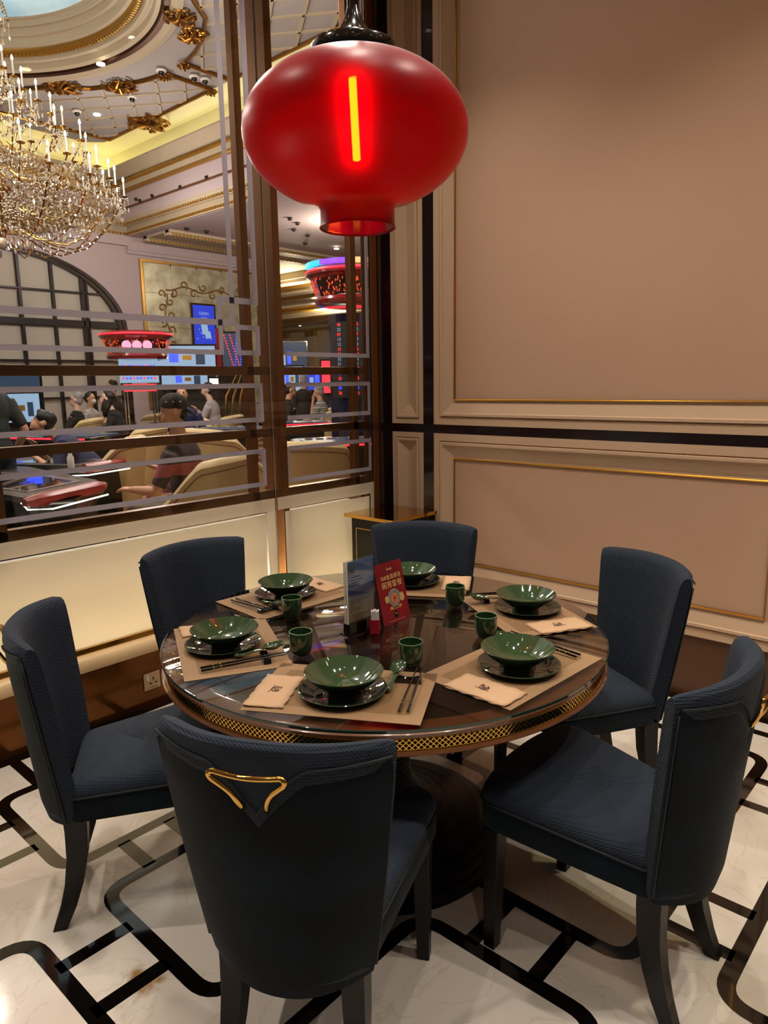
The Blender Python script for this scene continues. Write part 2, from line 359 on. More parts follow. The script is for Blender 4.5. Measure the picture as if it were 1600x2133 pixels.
inlay([(1.88, -2.9), (1.88, -1.985), (2.44, -1.975), (2.44, -2.9)])
inlay([(1.15, -1.75), (2.41, -1.75), (2.41, -1.0)])
inlay([(2.625, -1.0), (2.625, -1.71), (3.5, -1.71)])
inlay([(1.9, -.385), (2.40, -.385), (2.40, -.93), (1.9, -.93)])
inlay([(.8, -1.21), (1.637, -1.21), (1.637, -1.73)])
inlay([(.8, -.97), (1.65, -.97), (1.65, -.3)])
for q in [(.06, -2.43, .30, -2.43), (.492, -2.60, .492, -3.4), (.695, -2.60, .695, -3.5), (.90, -2.393, 1.075, -2.393), (.90, -2.22, 1.075, -2.22),
          (1.272, -2.57, 1.272, -2.78), (1.475, -2.57, 1.475, -2.78), (1.68, -2.365, 1.87, -2.365), (2.05, -1.76, 2.05, -1.975), (2.247, -1.76, 2.247, -1.97),
          (2.42, -1.548, 2.615, -1.548), (2.42, -1.353, 2.615, -1.353), (2.41, -.579, 3.3, -.579), (2.41, -.772, 3.3, -.772), (2.2, -.17, 3.3, -.17),
          (1.44, -1.2, 1.44, -.98), (1.24, -1.2, 1.24, -.98), (.06, -1.9, .30, -1.9), (.90, -1.45, 1.6, -1.45)]: line(*q)
MB().box(.0, .06, -6.4, 0, 0, .0009).build('inlay_border', 'inlay', fl)
MB().box(.06, 6.2, -.06, 0, 0, .0009).build('inlay_border', 'inlay', fl)

def rect_ring(mb, x0, x1, z0, z1, prof, axis='y', sgn=-1):
    """nested rectangles: prof = [(inset, outwards)]"""
    rings = []
    for i, d in prof:
        if axis == 'y': rings.append([(x0+i, sgn*d, z0+i), (x1-i, sgn*d, z0+i), (x1-i, sgn*d, z1-i), (x0+i, sgn*d, z1-i)])
    mb.loft(rings, True, False)
    return rings[-1]
wr = struct('wall_right')
MB().box(0, 5.2, .012, .10, 0, ROOM_H).build('wall_body', 'wall_cream', wr)
PROF = [(0, 0), (0, .012), (.043, .012), (.045, .003), (.049, .003), (.052, .020), (.066, .020), (.070, .012), (.135, -.006), (.14, -.006)]
PROFN = [(0, 0), (0, .012), (.030, .012), (.032, .005), (.036, .005), (.038, .018), (.050, .018), (.054, .012), (.118, -.008), (.1245, -.008)]
def wall_panel(x0, x1, z0, z1, gold=True):
    mb = MB(); last = rect_ring(mb, x0, x1, z0, z1, PROF if gold else PROFN); mb.build('panel_moulding', 'wall_cream', wr)
    i = .14 if gold else .1245
    q = MB(); q.box(x0+i-.002, x1-i+.002, .001 if not gold else .004, .03, z0+i-.002, z1-i+.002)
    q.build('panel_field', 'panel_cloth' if gold else 'wall_cream', wr)
    if gold:
        g = MB(); s = .146
        g.tube([(x0+s, -.000, z0+s), (x1-s, -.000, z0+s), (x1-s, -.000, z1-s), (x0+s, -.000, z1-s), (x0+s, 0, z0+s+.0001)], .0062, 6)
        g.build('gold_bead', 'gold_bead', wr, smooth='auto')
wall_panel(.052, .302, 1.287, 3.86, False); wall_panel(.052, .302, .318, 1.234, False)
wall_panel(.385, 2.405, 1.287, 3.86); wall_panel(.385, 2.405, .318, 1.234)
wall_panel(2.49, 4.5, 1.287, 3.86); wall_panel(2.49, 4.5, .318, 1.234)
MB().box(0, .052, -.010, .012, .30, ROOM_H).build('upright', 'dark_frame', wr, bevel=.002)
MB().box(.302, .385, -.010, .012, .30, ROOM_H).build('upright', 'dark_frame', wr, bevel=.002)
MB().box(2.405, 2.49, -.010, .012, .30, ROOM_H).build('upright', 'dark_frame', wr, bevel=.002)
for a, b in ((.052, .302), (.385, 2.405), (2.49, 5.2)):
    MB().box(a, b, -.0095, .012, 1.234, 1.287).build('dado_rail', 'dark_frame', wr, bevel=.002)
    MB().box(a, b, -.0095, .012, 3.86, ROOM_H).build('top_rail', 'dark_frame', wr)
bb = struct('baseboard_right')
MB().box(.0, 5.2, 0.0, .014, .0, .318).build('skirting', 'skirt_r', bb)
cl = struct('ceiling')
MB().box(-.2, 5.2, -6.4, .1, ROOM_H, ROOM_H+.08).build('ceiling_slab', mat('room_ceiling', '#b49a80', .8), cl)
for i, (x, y, e, s, t) in enumerate(DOWN):  # one fitting is made up for the added yellow spot
    d = thing('downlight', 'recessed round ceiling downlight with brass ring over the dining room', 'lamp', (x, y, ROOM_H), 0, 'dining room ceiling downlights')
    mb = MB(); mb.lathe([(.055, 0), (.055, -.006), (.042, -.006), (.040, -.001)], 20); mb.build('ring', 'brass', d, smooth='auto')
    mb = MB(); mb.lathe([(.0005, -.002), (.040, -.0015), (.040, 0)], 16); mb.build('lens', 'down_em', d)

pin = emis('pin_light', '#ffe6c4', 55)
for i, (x, y) in enumerate([(.5, -1.9), (1.0, -2.3), (1.3, -1.1), (1.9, -.5), (2.2, -3.3), (1.1, -3.4), (2.9, -2.2), (1.9, -2.4), (.35, -.9), (3.0, -1.2), (2.6, -4.1), (1.6, -4.8), (.6, -3.8), (3.3, -2.9)]):
    d = thing('pin_light', 'tiny pin spotlight set in the dining room ceiling', 'lamp', (x, y, ROOM_H), 0, 'dining room pin spotlights')
    MB().lathe([(.030, 0), (.030, -.004), (.018, -.004), (.018, 0)], 14).build('ring', 'brass', d); MB().lathe([(.0, -.003), (.018, -.003), (.018, 0)], 12).build('lens', pin, d)
# ---------------------------------------------------------------- left partition
MT['back_white'] = mat('cavity_panel', '#e4ddcc', .7)
wl = struct('wall_left')
def Lb(name, m, x0, x1, d0, d1, z0, z1, **k):    # d is the distance from the room corner along the partition
    return MB().box(x0, x1, -d1, -d0, z0, z1).build(name, m, wl, **k)
Lb('corner_post', 'dark_frame', -.06, .012, .0, .08, 0, ROOM_H, bevel=.002)
Lb('corner_post_brass', 'bronze', -.02, .004, .081, .134, .38, ROOM_H, bevel=.001)
Lb('wide_post', 'bronze', -.185, -.028, .816, .862, .30, ROOM_H, bevel=.001)
Lb('wide_post_core', 'bronze', -.24, -.036, .866, 1.0, .30, ROOM_H, bevel=.001) if False else None
Lb('wide_post', 'bronze', -.036, -.028, .138, .183, .30, ROOM_H, bevel=.001)
for a, b in ((.233, .275), (1.022, 1.065), (2.325, 2.37), (2.49, 2.56)):
    Lb('slim_post', 'bronze', -.076, -.03, a, b, .86, ROOM_H, bevel=.001)
for z0, z1 in ((1.590, 1.634), (1.259, 1.303), (.915, .962)):
    Lb('cross_bar', 'bar_bronze', -.076, -.03, .183, .816, z0, z1, bevel=.001)
    Lb('cross_bar', 'bar_bronze', -.076, -.03, .862, 4.5, z0, z1, bevel=.001)
for k, (a, b) in enumerate(((.138, .935), (.939, 2.9), (2.904, 4.5))):
    w = struct('window_%d' % (k+1)); MB().box(-.0105, -.0005, -b, -a, .385, ROOM_H-.02).build('pane', 'glass', w)
Lb('glass_joint', 'silver', -.010, .0012, .935, .939, .385, ROOM_H); Lb('glass_joint', 'silver', -.010, .0012, .134, .138, .385, ROOM_H)
def fz(d0, d1, z0, z1, n='frosted_strip', m='frost'): return Lb(n, m, .0004, .0012, d0, d1, z0, z1)
S = .024; TOP = ROOM_H-.02
# pane 1
fz(1.149, 1.178, 1.833, TOP); fz(1.178, 2.9, 1.833, 1.862)
fz(.998, 1.030, 1.945, TOP); fz(1.030, 1.253, 1.945, 1.975); fz(1.227, 1.253, 1.69, 1.945); fz(1.253, 2.9, 1.69, 1.714)
fz(.996, 1.022, 1.69, 1.842); fz(1.124, 1.150, 1.69, 1.842); fz(1.022, 1.124, 1.69, 1.715); fz(1.022, 1.124, 1.817, 1.842)
for a, b in ((1.344, 1.547), (.996, 1.199)):
    fz(.993, 2.9, b-S, b); fz(.993, 2.9, a, a+S); fz(.993, 1.017, a+S, b-S)
# pane 2
fz(.158, .186, 1.69, TOP); fz(.186, .83, 1.69, 1.714)
for a, b in ((1.344, 1.547), (.996, 1.199)):
    fz(.158, .83, b-S, b); fz(.158, .83, a, a+S); fz(.158, .182, a+S, b-S)
fz(.826, .840, 1.02, 1.175)
# low frosted fields with a clear line let into them
for (a, b, i0) in ((.945, 2.9, 1.003), (.142, .925, .173)):
    fz(a, b, .851, .921, 'frosted_field', 'frost_panel'); fz(a, i0, .385, .851, 'frosted_field', 'frost_panel')
    fz(i0+.012, b if a > .5 else b-.05, .385, .836, 'frosted_field', 'frost_panel')
Lb('back_panel', 'back_white', -.20, -.17, .186, .812, .30, .80); Lb('back_panel', 'back_white', -.20, -.17, .866, 4.5, .30, .80)
up = struct('trim_1'); 
MB().box(-.12, -.09, -.80, -.20, .335, .345).build('uplight_strip', 'led_strip', up); MB().box(-.12, -.09, -4.4, -.88, .335, .345).build('uplight_strip', 'led_strip', up)
Lb('sill', 'ledge_cream', -.24, -.0, .08, 4.5, .30, .333)
# brass groove, rounded cream ledge, bronze skirting
Lb('brass_channel', 'brass', -.002, .018, .0, 4.5, .358, .385)
mb = MB(); prof = [(0, .285), (.045, .285), (.056, .290), (.060, .305), (.060, .325), (.054, .342), (.040, .354), (.018, .359), (0, .359)]
mb.loft([[(x, -4.5, z) for x, z in prof], [(x, -.0, z) for x, z in prof]]); mb.build('cream_ledge', 'ledge_cream', wl, smooth='auto')
bl = struct('baseboard_left'); MB().box(-.06, .002, -4.5, -.0, .0, .285).build('skirting', 'skirt', bl)
# power socket
so = thing('wall_socket', 'square brass single power socket with rocker switch set in the bronze skirting', 'socket', (.004, -1.76, .126))
MB().box(0, .006, -.043, .043, -.043, .043).build('face_plate', 'socket', so, bevel=.002)
MB().box(.006, .010, -.030, -.018, .006, .032).build('rocker_switch', 'white_paper', so, bevel=.001)
for y, z, w, h in ((.006, .010, .003, .008), (-.008, -.012, .007, .003), (.020, -.012, .007, .003)):
    MB().box(.0055, .0066, y-w, y+w, z-h, z+h).build('pin_hole', 'black_matte', so)
MB().box(.006, .0066, -.012, .024, -.032, -.030).build('inscription', 'black_matte', so)

# ---------------------------------------------------------------- corner cabinet
MT['cab_black'] = mat('cabinet_black', '#050404', .35, spec=.25)
cb = thing('corner_cabinet', 'low black lacquered cabinet with polished brass top in the room corner', 'cabinet', (0, 0, 0))
MB().box(.064, .40, -.412, -.02, .06, .742).build('body', 'cab_black', cb, bevel=.002)
MB().box(.075, .38, -.40, -.03, .0, .06).build('plinth', 'black_matte', cb)
MB().box(.020, .418, -.433, -.024, .742, .763).build('brass_top', 'brass_pol', cb, bevel=.0015)
def inl(mb, a, b, c, d, z0, z1, w=.004):   # rectangle of brass wire on the face between (a,b) and (c,d)
    pass
q = MB(); y = -.4130
q.box(.10, .104, y, y+.002, .12, .68).box(.337, .341, y, y+.002, .12, .68).box(.10, .341, y, y+.002, .677, .681).box(.10, .341, y, y+.002, .12, .124)
q.build('brass_inlay', 'brass_pol', cb)
q = MB(); x = .400
q.box(x-.001, x+.001, -.35, -.346, .12, .68).box(x-.001, x+.001, -.08, -.076, .12, .68).box(x-.001, x+.001, -.35, -.076, .677, .681).box(x-.001, x+.001, -.35, -.076, .12, .124)
q.build('brass_inlay', 'brass_pol', cb)
MB().box(.108, .333, -.4145, -.412, .128, .673).build('door', 'cab_black', cb, bevel=.001)

# ================================================================== TABLE
T = Vector((1.555, -1.764, 0)); TR = .703; TZ = .752
tb = thing('round_table', 'large round dining table with glass top, wooden rim and gold lattice band', 'table', (T.x, T.y, 0))
MB().lathe([(.0, .726), (.632, .726), (.632, .7385), (.0, .7385)], 96).build('table_top', 'table_dark', tb, smooth='auto')
MB().lathe([(.632, .724), (.694, .724), (.699, .729), (.699, .735), (.694, .7386), (.632, .7386), (.632, .724)], 96).build('wooden_rim', 'table_wood', tb, smooth='auto')
MB().lathe([(.0, .742), (.697, .742), (TR, .744), (TR, .750), (.700, TZ), (.0, TZ)], 120).build('glass_top', 'table_glass', tb, smooth='auto')
MB().lathe([(TR-.0015, .7425), (TR+.0006, .7435), (TR+.0006, .7500), (TR-.0015, .7515)], 120).build('glass_edge', mat('glass_edge_green', '#1c3029', .1, coat=1), tb, smooth='auto')
MB().lathe([(.55, .695), (.686, .695), (.686, .724), (.55, .724)], 96).build('apron', 'black_matte', tb, smooth='auto')
MB().lathe([(.55, .682), (.700, .682), (.703, .686), (.700, .693), (.55, .695)], 96).build('lower_lip', 'table_wood', tb, smooth='auto')
mb = MB(); N = 300; R0 = .690; z0, z1 = .694, .7235
for k in range(N):
    a0 = 2*pi*k/N
    for s in (1, -1):
        a1 = a0+s*2*pi/N*2.2; w = .0032
        pts = []
        P0 = Vector((cos(a0)*R0, sin(a0)*R0, z0)); P1 = Vector((cos(a1)*R0, sin(a1)*R0, z1))
        t = Vector((-sin(a0), cos(a0), 0))*w*.5; o = Vector((cos(a0), sin(a0), 0))*.0035
        mb.add([P0-t, P0+t, P1+t, P1-t, P0-t+o, P0+t+o, P1+t+o, P1-t+o], [(4, 5, 6, 7), (0, 1, 5, 4), (1, 2, 6, 5), (2, 3, 7, 6), (3, 0, 4, 7)])
mb.tube([(cos(2*pi*k/96)*.692, sin(2*pi*k/96)*.692, z0+.001) for k in range(97)], .0022, 5)
mb.tube([(cos(2*pi*k/96)*.692, sin(2*pi*k/96)*.692, z1-.001) for k in range(97)], .0022, 5)
tag(mb.build('gold_lattice_band', 'gold_net', tb), kind='stuff')
MB().lathe([(.0, .0), (.385, .0), (.385, .028), (.372, .040), (.378, .052), (.366, .064), (.370, .076), (.355, .088), (.30, .112), (.21, .135), (.13, .165), (.088, .22), (.078, .28), (.085, .34),
            (.105, .42), (.118, .47), (.110, .52), (.085, .57), (.082, .62), (.12, .66), (.25, .69), (.0, .69)], 56).build('pedestal', 'ped', tb, smooth='auto')

# ================================================================== CHAIRS
def make_chair():
    r = thing('dining_chair', 'x', 'chair')
    # seat outline (back is narrower), seat plane falls slightly to the rear
    out = rpoly([(-.178, -.215), (.178, -.215), (.215, 0), (.250, .225), (.10, .262), (-.10, .262), (-.250, .225), (-.215, 0)], [.03, .03, .1, .05, .15, .15, .05, .1], 5)
    def zs(y): return .028+(y-.0)*.10
    def ring(k, dz, off=(0, 0)): return [(x*k, y*k+off[1], .40+zs(y)+dz) for x, y in out]
    mb = MB(); mb.loft([ring(.985, -.072), ring(1.0, -.064), ring(1.0, -.006), ring(.992, 0)], True, True)
    mb.build('seat_rail', 'velvet', r, smooth='auto')
    mb = MB(); mb.loft([ring(.99, -.002), ring(1.003, .008), ring(1.0, .020), ring(.965, .034), ring(.9, .043), ring(.8, .048), ring(.65, .052), ring(.45, .0545), ring(.25, .0555), ring(.1, .056)], True, True)
    mb.build('seat', 'fabric', r, smooth='auto')
    mb = MB(); pt = ring(1.006, .002); mb.tube(pt+[pt[0]], .0038, 6, False); mb.build('welting', 'piping', r, smooth=True)
    # backrest: curved shell
    ZB, ZT = .335, .885
    def hw(z): t = (z-.37)/(.51); return .176+.062*t+.004*math.sin(pi*max(0, min(1, t)))
    def yc(z): t = (z-.37)/.51; return -.205-.052*t
    def depth(u): return .082*(1-abs(u)**2.3)
    def ztop(u): return ZT+.010*(1-u*u)
    def P(u, z, off):     # off = distance outward (towards the rear)
        w = hw(z); x = w*u; y = yc(z)-depth(u)
        dyx = .082*2.3*abs(u)**1.3*(1 if u > 0 else -1)/w; n = Vector((dyx*1.0, -1, 0)).normalized()
        return Vector((x, y, z))+Vector((n.x, n.y, .04))*off
    NU = 28; us = [-1+2*i/NU for i in range(NU+1)]
    prof = [(0, -.030), (.25, -.036), (.55, -.034), (.85, -.030), (.95, -.026), (.985, -.018), (1.0, -.004), (1.0, .008), (.985, .018), (.95, .023), (.8, .025), (.4, .025), (0, .025)]
    mb = MB(); rings = []
    for u in us:
        ed = 1.0
        rg = []
        k = .72 if abs(u) == 1 else (.92 if abs(u) > .92 else 1)
        for v, off in prof:
            zt = ztop(u); z = ZB+.0+(zt-ZB)*v
            if v < .01: z = ZB+.035 if off < 0 else ZB+.012
            rg.append(tuple(P(u*(1 if abs(u) < 1 else 1.012), z-(.006 if k < .9 and v > .9 else 0), off*k)))
        rings.append(rg)
    mb.loft(rings, True, True); bk = mb.build('backrest', 'fabric', r, smooth='auto')
    # velvet outer panel with the dipped seam
    def seam(u):
        a = abs(u)
        s = ZT-.026-.018*(1-a)
        if a < .40: s -= .090*(1-a/.40)**1.35
        return s
    def zbot(u): return ZB-.028*(1-u*u)
    NU2 = 56; uu = [-.975+1.95*i/NU2 for i in range(NU2+1)]; rows = []; NV = 10
    for j in range(NV+1):
        v = j/NV; rows.append([tuple(P(u, zbot(u)+(seam(u)-zbot(u))*v, .0275 if 0 < j < NV else .020)) for u in uu])
    back = [[tuple(P(u, zbot(u)+(seam(u)-zbot(u))*v, .012)) for u in uu] for v in (1, 0)]
    mb = MB(); mb.loft(rows+back, False, False)
    n = len(uu); mb.build('outer_panel', 'velvet', r, smooth='auto')
    mb = MB(); mb.tube([P(u, seam(u)+.001, .0262) for u in uu], .0028, 5)
    mb.tube([P(-.985, ZB+.02+(ZT-.06-ZB)*k/8, .024) for k in range(9)], .0030, 5); mb.tube([P(.985, ZB+.02+(ZT-.06-ZB)*k/8, .024) for k in range(9)], .0030, 5)
    mb.build('seam_piping', 'piping', r, smooth=True)
    # lower wrap that joins outer panel and seat rail
    # gold ring pull: a bar with both ends folded down towards the middle
    yb = yc(.85)-.082+.004
    path = [(-.024, yb-.026, .766), (-.028, yb-.038, .786), (-.040, yb-.046, .812), (-.060, yb-.052, .830), (-.071, yb-.056, .840), (-.075, yb-.058, .850), (-.068, yb-.058, .856), (-.04, yb-.058, .851),
            (0, yb-.058, .847), (.04, yb-.058, .851), (.068, yb-.058, .856), (.075, yb-.058, .850), (.071, yb-.056, .840), (.060, yb-.052, .830), (.040, yb-.046, .812), (.028, yb-.038, .786), (.024, yb-.026, .766)]
    mb = MB(); mb.tube(fillet(path, .02, 3), .0056, 8); mb.build('gold_pull', 'brass_pol', r, smooth=True)
    # legs
    for s in (-1, 1):
        mb = MB(); rings = []
        for z, h, dx, dy in ((.365, .024, 0, 0), (.20, .021, .001, .001), (0, .0165, .003, .004)):
            x = s*(.205+dx); y = .198+dy; rings.append([(x-h, y-h, z), (x+h, y-h, z), (x+h, y+h, z), (x-h, y+h, z)])
        mb.loft(rings); mb.build('leg', 'legwood', r, bevel=.002)
        mb = MB(); rings = []
        for z, h, x, y in ((.36, .027, .138, -.205), (.30, .026, .139, -.204), (.22, .0245, .141, -.208), (.14, .022, .145, -.222), (.07, .0195, .149, -.243), (.0, .0165, .153, -.272)):
            x *= s; rings.append([(x-h, y-h*1.15, z), (x+h, y-h*1.15, z), (x+h, y+h*1.15, z), (x-h, y+h*1.15, z)])
        mb.loft(rings); mb.build('leg', 'legwood', r, bevel=.002)
    return r
CH = [('A', 1.896, -2.370, 118.3, 'dark blue upholstered dining chair nearest the camera, its back with gold pull turned to it'),
      ('B', 1.142, -2.395, 57.6, 'dark blue dining chair at far left of the table, seen from its side'),
      ('C', .805, -1.812, 359.6, 'dark blue dining chair with its back against the glowing frosted partition'),
      ('D', 1.163, -1.137, 300.7, 'dark blue dining chair in front of the brass-topped corner cabinet'),
      ('E', 1.925, -1.130, 239.5, 'dark blue dining chair with its back to the panelled wall, right of the corner'),
      ('F', 2.300, -1.730, 180.3, 'dark blue dining chair at far right with its empty seat facing left')]
ch0 = make_chair(); K0 = None
for i, (n, x, y, a, lab) in enumerate(CH):
    c = ch0 if i == 0 else dup(ch0)
    c.location = (x, y, 0); c.rotation_euler = (0, 0, radians(a-90)); c['label'] = lab; c['group'] = 'dining chairs around the round table'

# ================================================================== PLACE SETTINGS
def make_bowl():
    r = thing('bowl', 'x', 'bowl')
    o = MB(); o.lathe([(.0, .003), (.038, .003), (.040, .0), (.044, .0), (.045, .008), (.060, .017), (.085, .036), (.1015, .0535), (.1025, .0560), (.1005, .0570)], 48); o.build('outside', 'green', r, smooth='auto')
    o = MB(); o.lathe([(.1006, .0570), (.082, .0405), (.060, .0235), (.045, .0165), (.02, .0125), (.0, .0120)], 48); o.build('inside', 'green_in', r, smooth=True)
    return r
def make_plate():
    r = thing('plate', 'x', 'plate')
    o = MB(); o.lathe([(.0, .002), (.060, .002), (.064, .0), (.070, .0), (.074, .005), (.098, .011), (.1125, .0165), (.1140, .0185), (.1120, .0195), (.108, .0185)], 56); o.build('rim', 'green', r, smooth='auto')
    o = MB(); o.lathe([(.108, .0185), (.094, .0140), (.076, .0085), (.072, .0062), (.0, .0058)], 56); o.build('well', 'green_dark', r, smooth='auto')
    return r
def make_cup():
    r = thing('cup', 'x', 'cup')
    o = MB(); o.lathe([(.0, .0), (.018, .0), (.024, .003), (.030, .011), (.0335, .024), (.0345, .040), (.0345, .0700), (.0338, .0722), (.0322, .0718), (.0318, .066), (.0318, .03), (.024, .010), (.0, .006)], 32)
    o.build('body', 'green_cup', r, smooth='auto')
    o = MB(); o.tube([(cos(2*pi*k/32)*.0334, sin(2*pi*k/32)*.0334, .0716) for k in range(33)], .0014, 6); o.build('rim', mat('rim_glaze', '#6f8a60', .1, coat=1), r, smooth=True)
    return r
def make_mat():
    r = thing('placemat', 'x', 'placemat')
    MB().box(-.225, .225, -.15, .15, 0, .0014).build('woven_sheet', 'matA', r)
    MB().box(-.185, .185, -.108, .108, .0014, .0017).build('centre_field', 'matA2', r)
    return r
def make_napkin():
    r = thing('napkin', 'x', 'napkin'); rnd = random.Random(3)
    mb = MB()
    for L in range(3):
        rings = []; nx, ny = 6, 14
        vs = []; fs = []; z0 = .0012+L*.0016
        for j in range(ny+1):
            for i in range(nx+1):
                y = -.095+.19*j/ny; x = -.052+.104*i/nx
                edge = .0022*sin(j*1.9+L*1.3)*(abs(i/nx-.5)*2)**2; yy = .0018*sin(i*2.3+L)*(abs(j/ny-.5)*2)**3
                vs.append((x+edge+L*.0006, y+yy-L*.001, z0+.0008*sin(j*.9+i*.6+L)))
        for j in range(ny):
            for i in range(nx): a = j*(nx+1)+i; fs.append((a, a+1, a+nx+2, a+nx+1))
        mb.add(vs, fs)
    o = mb.build('paper', 'napkin', r, smooth='auto'); s = o.modifiers.new('s', 'SOLIDIFY'); s.thickness = .0009
    mb = MB(); z = .0062
    mb.tube([(.004+.011*cos(a*.35)*(1 if a < 14 else .9), .002+.013*sin(a*.35), z) for a in range(1, 18)], .0010, 5)
    mb.tube([(-.002, .006, z), (.003, -.002, z), (.009, -.008, z), (.014, -.004, z)], .0011, 5); mb.tube([(.001, .008, z), (.006, .006, z), (.010, .002, z)], .0009, 5)
    mb.tube([(.018, .012, z), (.012, .017, z)], .0009, 5); mb.tube([(-.010, -.020, z), (-.006, .024, z)], .0006, 5)
    mb.build('printed_mark', 'napink', r)
    return r
def make_spoon():
    r = thing('soup_spoon', 'x', 'spoon')
    mb = MB(); n = 16; rings = []
    prof = [(-.095, .0055, .009, .0055), (-.088, .0080, .008, .0055), (-.070, .0075, .0065, .005), (-.045, .0062, .0075, .005), (-.025, .0070, .008, .005), (-.010, .0130, .0065, .0045)]
    # handle as a flat bar flowing into the bowl
    for y, w, z, h in prof:
        z += .004
        rings.append([(w*cos(2*pi*k/n), y, z+h*.5*sin(2*pi*k/n)) for k in range(n)])
    mb.loft(rings); 
    vs = []; fs = []; NR, NA = 6, 24
    for s_, off in ((0, 0), (1, .0018)):
        for j in range(NR+1):
            t = j/NR
            for k in range(NA):
                a = 2*pi*k/NA; vs.append((.0215*t*cos(a), .020+.033*t*sin(a), .0005+off+.0155*(t**2.2)))
    for s_ in (0, 1):
        b = s_*(NR+1)*NA
        for j in range(NR):
            for k in range(NA): fs.append((b+j*NA+k, b+j*NA+(k+1) % NA, b+(j+1)*NA+(k+1) % NA, b+(j+1)*NA+k))
    b = NR*NA; c2 = (NR+1)*NA+NR*NA
    for k in range(NA): fs.append((b+k, b+(k+1) % NA, c2+(k+1) % NA, c2+k))
    mb.add(vs, fs); mb.build('spoon_body', 'green_in', r, smooth='auto')
    mb = MB(); mb.lathe([(.0, .0), (.0017, .0), (.0017, .001), (.0, .001)], 10, (0, -.086, .0145)); mb.build('handle_hole', 'white_paper', r)
    return r
def make_rest():
    r = thing('chopstick_rest', 'x', 'rest')
    mb = MB(); prof = [(-.040, .0), (-.037, .013), (-.030, .0155), (-.015, .0115), (.0, .0105), (.015, .0115), (.030, .0155), (.037, .013), (.040, .0)]
    mb.loft([[(x, -.011, z) for x, z in prof], [(x, .011, z) for x, z in prof]]); mb.build('block', 'black_lacq', r, bevel=.0015)
    mb = MB(); mb.tube([(-.004+.004*cos(k*.7), .003*sin(k*.7), .0112) for k in range(8)], .0005, 4); mb.build('silver_mark', 'silver', r)
    return r
def make_stick():
    r = thing('chopstick', 'x', 'chopstick')
    mb = MB(); mb.tube([(0, -.12, 0), (0, -.086, 0)], [.0038, .0037], 8); mb.tube([(0, -.064, 0), (0, .12, 0)], [.0035, .0020], 8); mb.build('shaft', 'black_lacq', r, smooth='auto')
    mb = MB(); mb.tube([(0, -.084, 0), (0, -.066, 0)], .0037, 8); mb.build('green_band', 'green_dark', r, smooth='auto')
    for y in (-.085, -.065): MB().tube([(0, y-.001, 0), (0, y+.001, 0)], .0040, 8).build('gold_ring', 'gold_bead', r, smooth='auto')
    return r
PR = dict(placemat=make_mat(), plate=make_plate(), bowl=make_bowl(), cup=make_cup(), napkin=make_napkin(), soup_spoon=make_spoon(), chopstick_rest=make_rest(), chopstick=make_stick())
USED = set()
def put(kind, loc, rz, label, tilt=None):
    p = PR[kind]
    if kind in USED: o = dup(p)
    else: o = p; USED.add(kind)
    o.location = loc; o.rotation_euler = (tilt or 0, 0, rz); o['label'] = label; o['group'] = {'placemat': 'woven placemats', 'plate': 'dark green plates', 'bowl': 'green soup bowls', 'cup': 'green handleless tea cups',
      'napkin': 'folded paper napkins', 'soup_spoon': 'green soup spoons', 'chopstick_rest': 'black chopstick rests', 'chopstick': 'black chopsticks'}[kind]
    return o
WHO = [(-60, 'in front of the chair nearest the camera', 0), (-120, 'in front of the chair at far left', 2), (178, 'in front of the chair by the glowing partition', -2), (120, 'before the chair by the corner cabinet', 0),
       (58, 'before the chair backing on the panelled wall', 1), (-2, 'in front of the chair at far right', -1)]
for ang, w, tw in WHO:
    a = radians(ang); o = T+Vector((cos(a), sin(a), 0))*.50; rz = a+pi/2+radians(tw)
    rt_ = Vector((cos(rz), sin(rz), 0)); f_ = Vector((-sin(rz), cos(rz), 0))
    def L(x, y, z): return o+rt_*x+f_*y+Vector((0, 0, TZ+z))
    Z = .0005
    put('placemat', L(0, 0, Z-.0003), rz, 'beige woven rectangular placemat '+w)
    put('plate', L(.002, -.018, .0022), rz, 'dark green round plate '+w)
    put('bowl', L(.004, -.012, .0083), rz, 'wide green soup bowl '+w)
    put('cup', T+Vector((cos(a+radians(25)), sin(a+radians(25)), 0))*.335+Vector((0, 0, TZ+.0003)), rz, 'green handleless tea cup '+w)
    put('napkin', L(-.178, -.035, .0022), rz+radians(2), 'folded beige paper napkin with brown mark '+w)
    put('chopstick_rest', L(.152, .083, .0022), rz, 'small black chopstick rest '+w)
    put('soup_spoon', L(.121, .095, .0135), rz+radians(-3), 'green soup spoon '+w, radians(8))
    put('chopstick', L(.168, .018, .0165), rz+radians(-1.2), 'left black chopstick '+w, radians(3.2))
    put('chopstick', L(.186, .018, .0165), rz+radians(.6), 'right black chopstick '+w, radians(3.2))

# ================================================================== CENTRE OF THE TABLE
def tpt(x, y, z): return Vector((T.x+x, T.y+y, z))
st = thing('menu_stand', 'clear acrylic menu stand on black base with a blue mountain menu sheet', 'sign', tpt(0, 0, TZ+.0004))
MB().box(-.062, -.004, -.144, .004, 0, .006).build('base_plate', 'black_lacq', st, bevel=.001)
MB().box(-.046, -.018, -.142, -.012, .006, .040).build('base_block', 'black_lacq', st, bevel=.001)
MB().box(-.040, -.034, -.141, -.014, .040, .240).build('acrylic_block', 'acrylic', st); MB().box(-.029, -.023, -.141, -.014, .040, .240).build('acrylic_block', 'acrylic', st)
MB().box(-.0405, -.0335, -.1418, -.1410, .040, .240).build('bright_edge', mat('acrylic_edge', '#e6dcc4', .15), st); MB().box(-.0295, -.0225, -.1418, -.1410, .040, .240).build('bright_edge', MT['white_paper'], st)
ms = mat('menu_sheet', '#5d6f8a', .45); nt = ms.node_tree; b = nt.nodes['Principled BSDF']; tc = nt.nodes.new('ShaderNodeTexCoord'); sx = nt.nodes.new('ShaderNodeSeparateXYZ')
